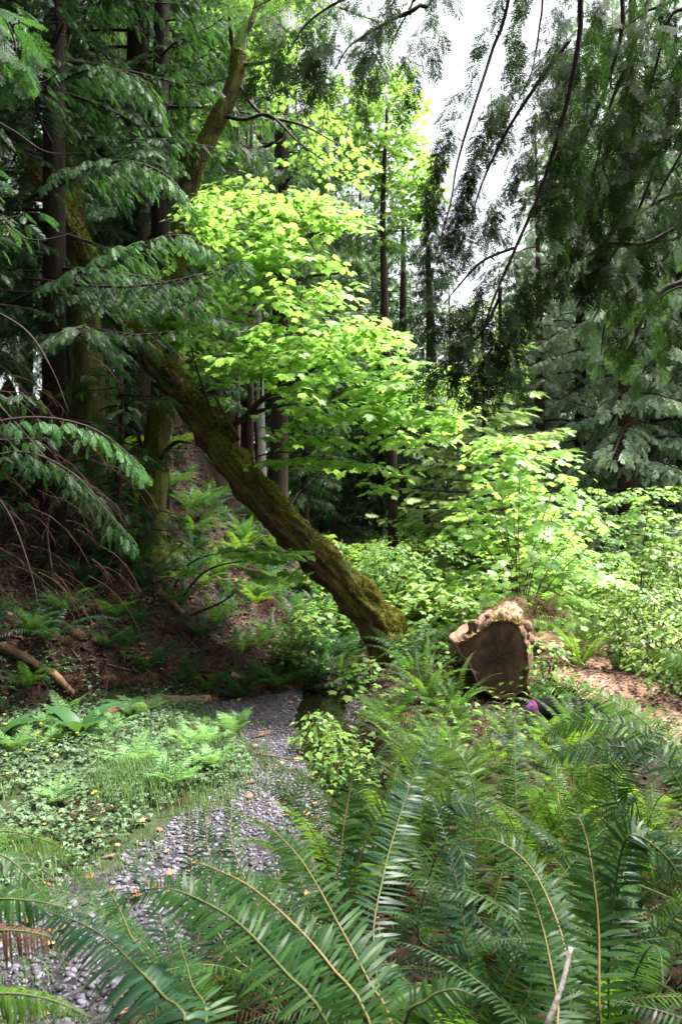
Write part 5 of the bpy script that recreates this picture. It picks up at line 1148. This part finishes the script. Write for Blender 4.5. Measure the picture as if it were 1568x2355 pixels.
hero_fern((1.45, 2.6), 'sword fern at the right edge with long level fronds spreading left before the path', [
    F((1205, 1592, 3.6), (1240, 1580, 3.55), (1314, 1578, 3.45), (1409, 1613, 3.3), (1480, 1660, 3.2), (1560, 1740, 3.0), (1650, 1900, 2.8), k='fern_warm', w=.10, face=.5),
    F((1235, 1708, 3.1), (1265, 1682, 3.05), (1320, 1660, 3.0), (1399, 1658, 2.95), (1480, 1690, 2.9), (1580, 1790, 2.8), k='fern', w=.085, face=.4),
    F((1215, 1772, 3.0), (1260, 1745, 2.95), (1340, 1722, 2.9), (1440, 1720, 2.85), (1540, 1770, 2.75), k='fern_dark', w=.085, face=.4),
    F((1385, 1690, 2.9), (1385, 1740, 2.85), (1392, 1840, 2.8), (1420, 1980, 2.7), k='fern_warm', w=.08, face=1.2),
    F((1525, 1770, 2.3), (1470, 1820, 2.3), (1430, 1860, 2.3), (1400, 1900, 2.3), (1400, 2000, 2.3), k='fern_dark', w=.05, face=.0, upz=.2),
    F((1440, 1525, 4.2), (1500, 1500, 4.1), (1550, 1520, 4.0), (1600, 1570, 3.9), (1660, 1700, 3.6), k='fern_warm', w=.09),
    F((1568, 1640, 2.9), (1500, 1690, 2.85), (1440, 1760, 2.8), (1420, 1850, 2.75), k='fern', w=.08),
], fill=18, seed=6, s=.95, dead=2, kinds=('green', 'warm', 'warm'))
hero_fern((.42, 2.5), 'sword fern right of the centre with bluish drooping frond tips over dead brown fronds', [
    F((1062, 2050, 2.0), (1068, 1985, 2.05), (1050, 1945, 2.1), (1015, 1950, 2.2), (985, 2020, 2.3), (960, 2150, 2.35), k='fern_dark', w=.085, face=1.2),
    F((860, 1775, 3.0), (910, 1735, 2.95), (975, 1713, 2.9), (1050, 1730, 2.8), (1090, 1820, 2.7), (1090, 1960, 2.6), k='fern_warm', w=.085, face=.5),
    F((1220, 1960, 2.6), (1160, 1900, 2.6), (1080, 1850, 2.6), (1020, 1860, 2.6), (1010, 1960, 2.6), k='fern_dark', w=.075),
], fill=15, seed=7, s=.75, dead=10, kinds=('green', 'warm'))
NB = [(.55, 5.2, 'yellow-green sword fern nearest to the pool shrubs, left of the withered frond'), (1.25, 4.0, 'yellow-green sword fern below the bag with widely arching fronds'), (.35, 1.95, 'dense sword fern between the nearest one and the bottom right one'), (.0, 2.9, 'sword fern behind the upright narrow fronds of the centre'), (.75, 2.1, 'shaded sword fern tucked behind the tall vertical fronds'), (1.5, 2.1, 'sword fern leaving the lower right corner of the frame'), (-.45, 2.2, 'sword fern at the brink of the near bank over the pebbles'), (1.3, 3.2, 'warm green sword fern in the middle of the right side'), (.75, 3.1, 'sword fern left of the warm green one'), (1.6, 5.2, 'sword fern at the right end of the bag'), (1.05, 3.5, 'sword fern behind the bottom right one, arching over its neighbours'), (.45, 3.75, 'sword fern at mid distance just right of the creek undercut'), (1.9, 3.7, 'sword fern to the right of the arching middle fern, below the bag'), (.75, 4.6, 'sword fern below the withered brown frond, left of the bag'), (2.2, 4.6, 'sword fern right of the bag beside the dirt path'),
      (1.4, 4.5, 'sword fern directly in front of the bag'), (.2, 3.1, 'sword fern at the brink of the bank in front of the pool'), (1.15, 1.9, 'sword fern low at the right edge of the frame'), (.95, 2.7, 'dark sword fern in the middle of the right foreground'), (2.0, 2.9, 'sword fern at the right edge of the frame below the level fronds')]
for i, (x, y, lb) in enumerate(NB):
    fern((x, y, G(x, y)), lb, nf=16, kinds=('warm', 'warm', 'green') if y > 2.8 else ('green', 'warm', 'dark'), s=(.84 if y < 3.4 else .70) + .05 * (i % 3), dead=5, seed=30 + i)
# brown withered frond standing upright
e = empty('withered_frond', (.95, 4.9, G(.95, 4.9)), 'single curled orange-brown withered frond standing up left of the bag', 'fern')
mb = MB(); mr = MB(); l = np.array(e.location); frond(mb, mr, [np.array(p) - l for p in (e.location, at(1140, 1760, 4.7), at(1120, 1680, 4.6), at(1108, 1600, 4.6))], .045, up=(0, -1, .2), seed=5, droop=1.2, wav=.8); a_ = mr.build('frond', M['twig_br'], e); mb.build('pinnae', M['litter_or'], a_)
# pale dead stick in the corner
e = empty('dead_stick', at(1240, 2400, 1.25), 'pale grey broken stick standing between the vertical fronds at the bottom right', 'stick'); limb(e, [(1240, 2420, 1.3), (1259, 2355, 1.3), (1290, 2270, 1.32), (1312, 2178, 1.35)], .007, 'wood', 'bark_grey', 8, r1=.6)
print('objects', len(COL.objects), 'faces', sum(len(o.data.polygons) for o in COL.objects if o.type == 'MESH'))
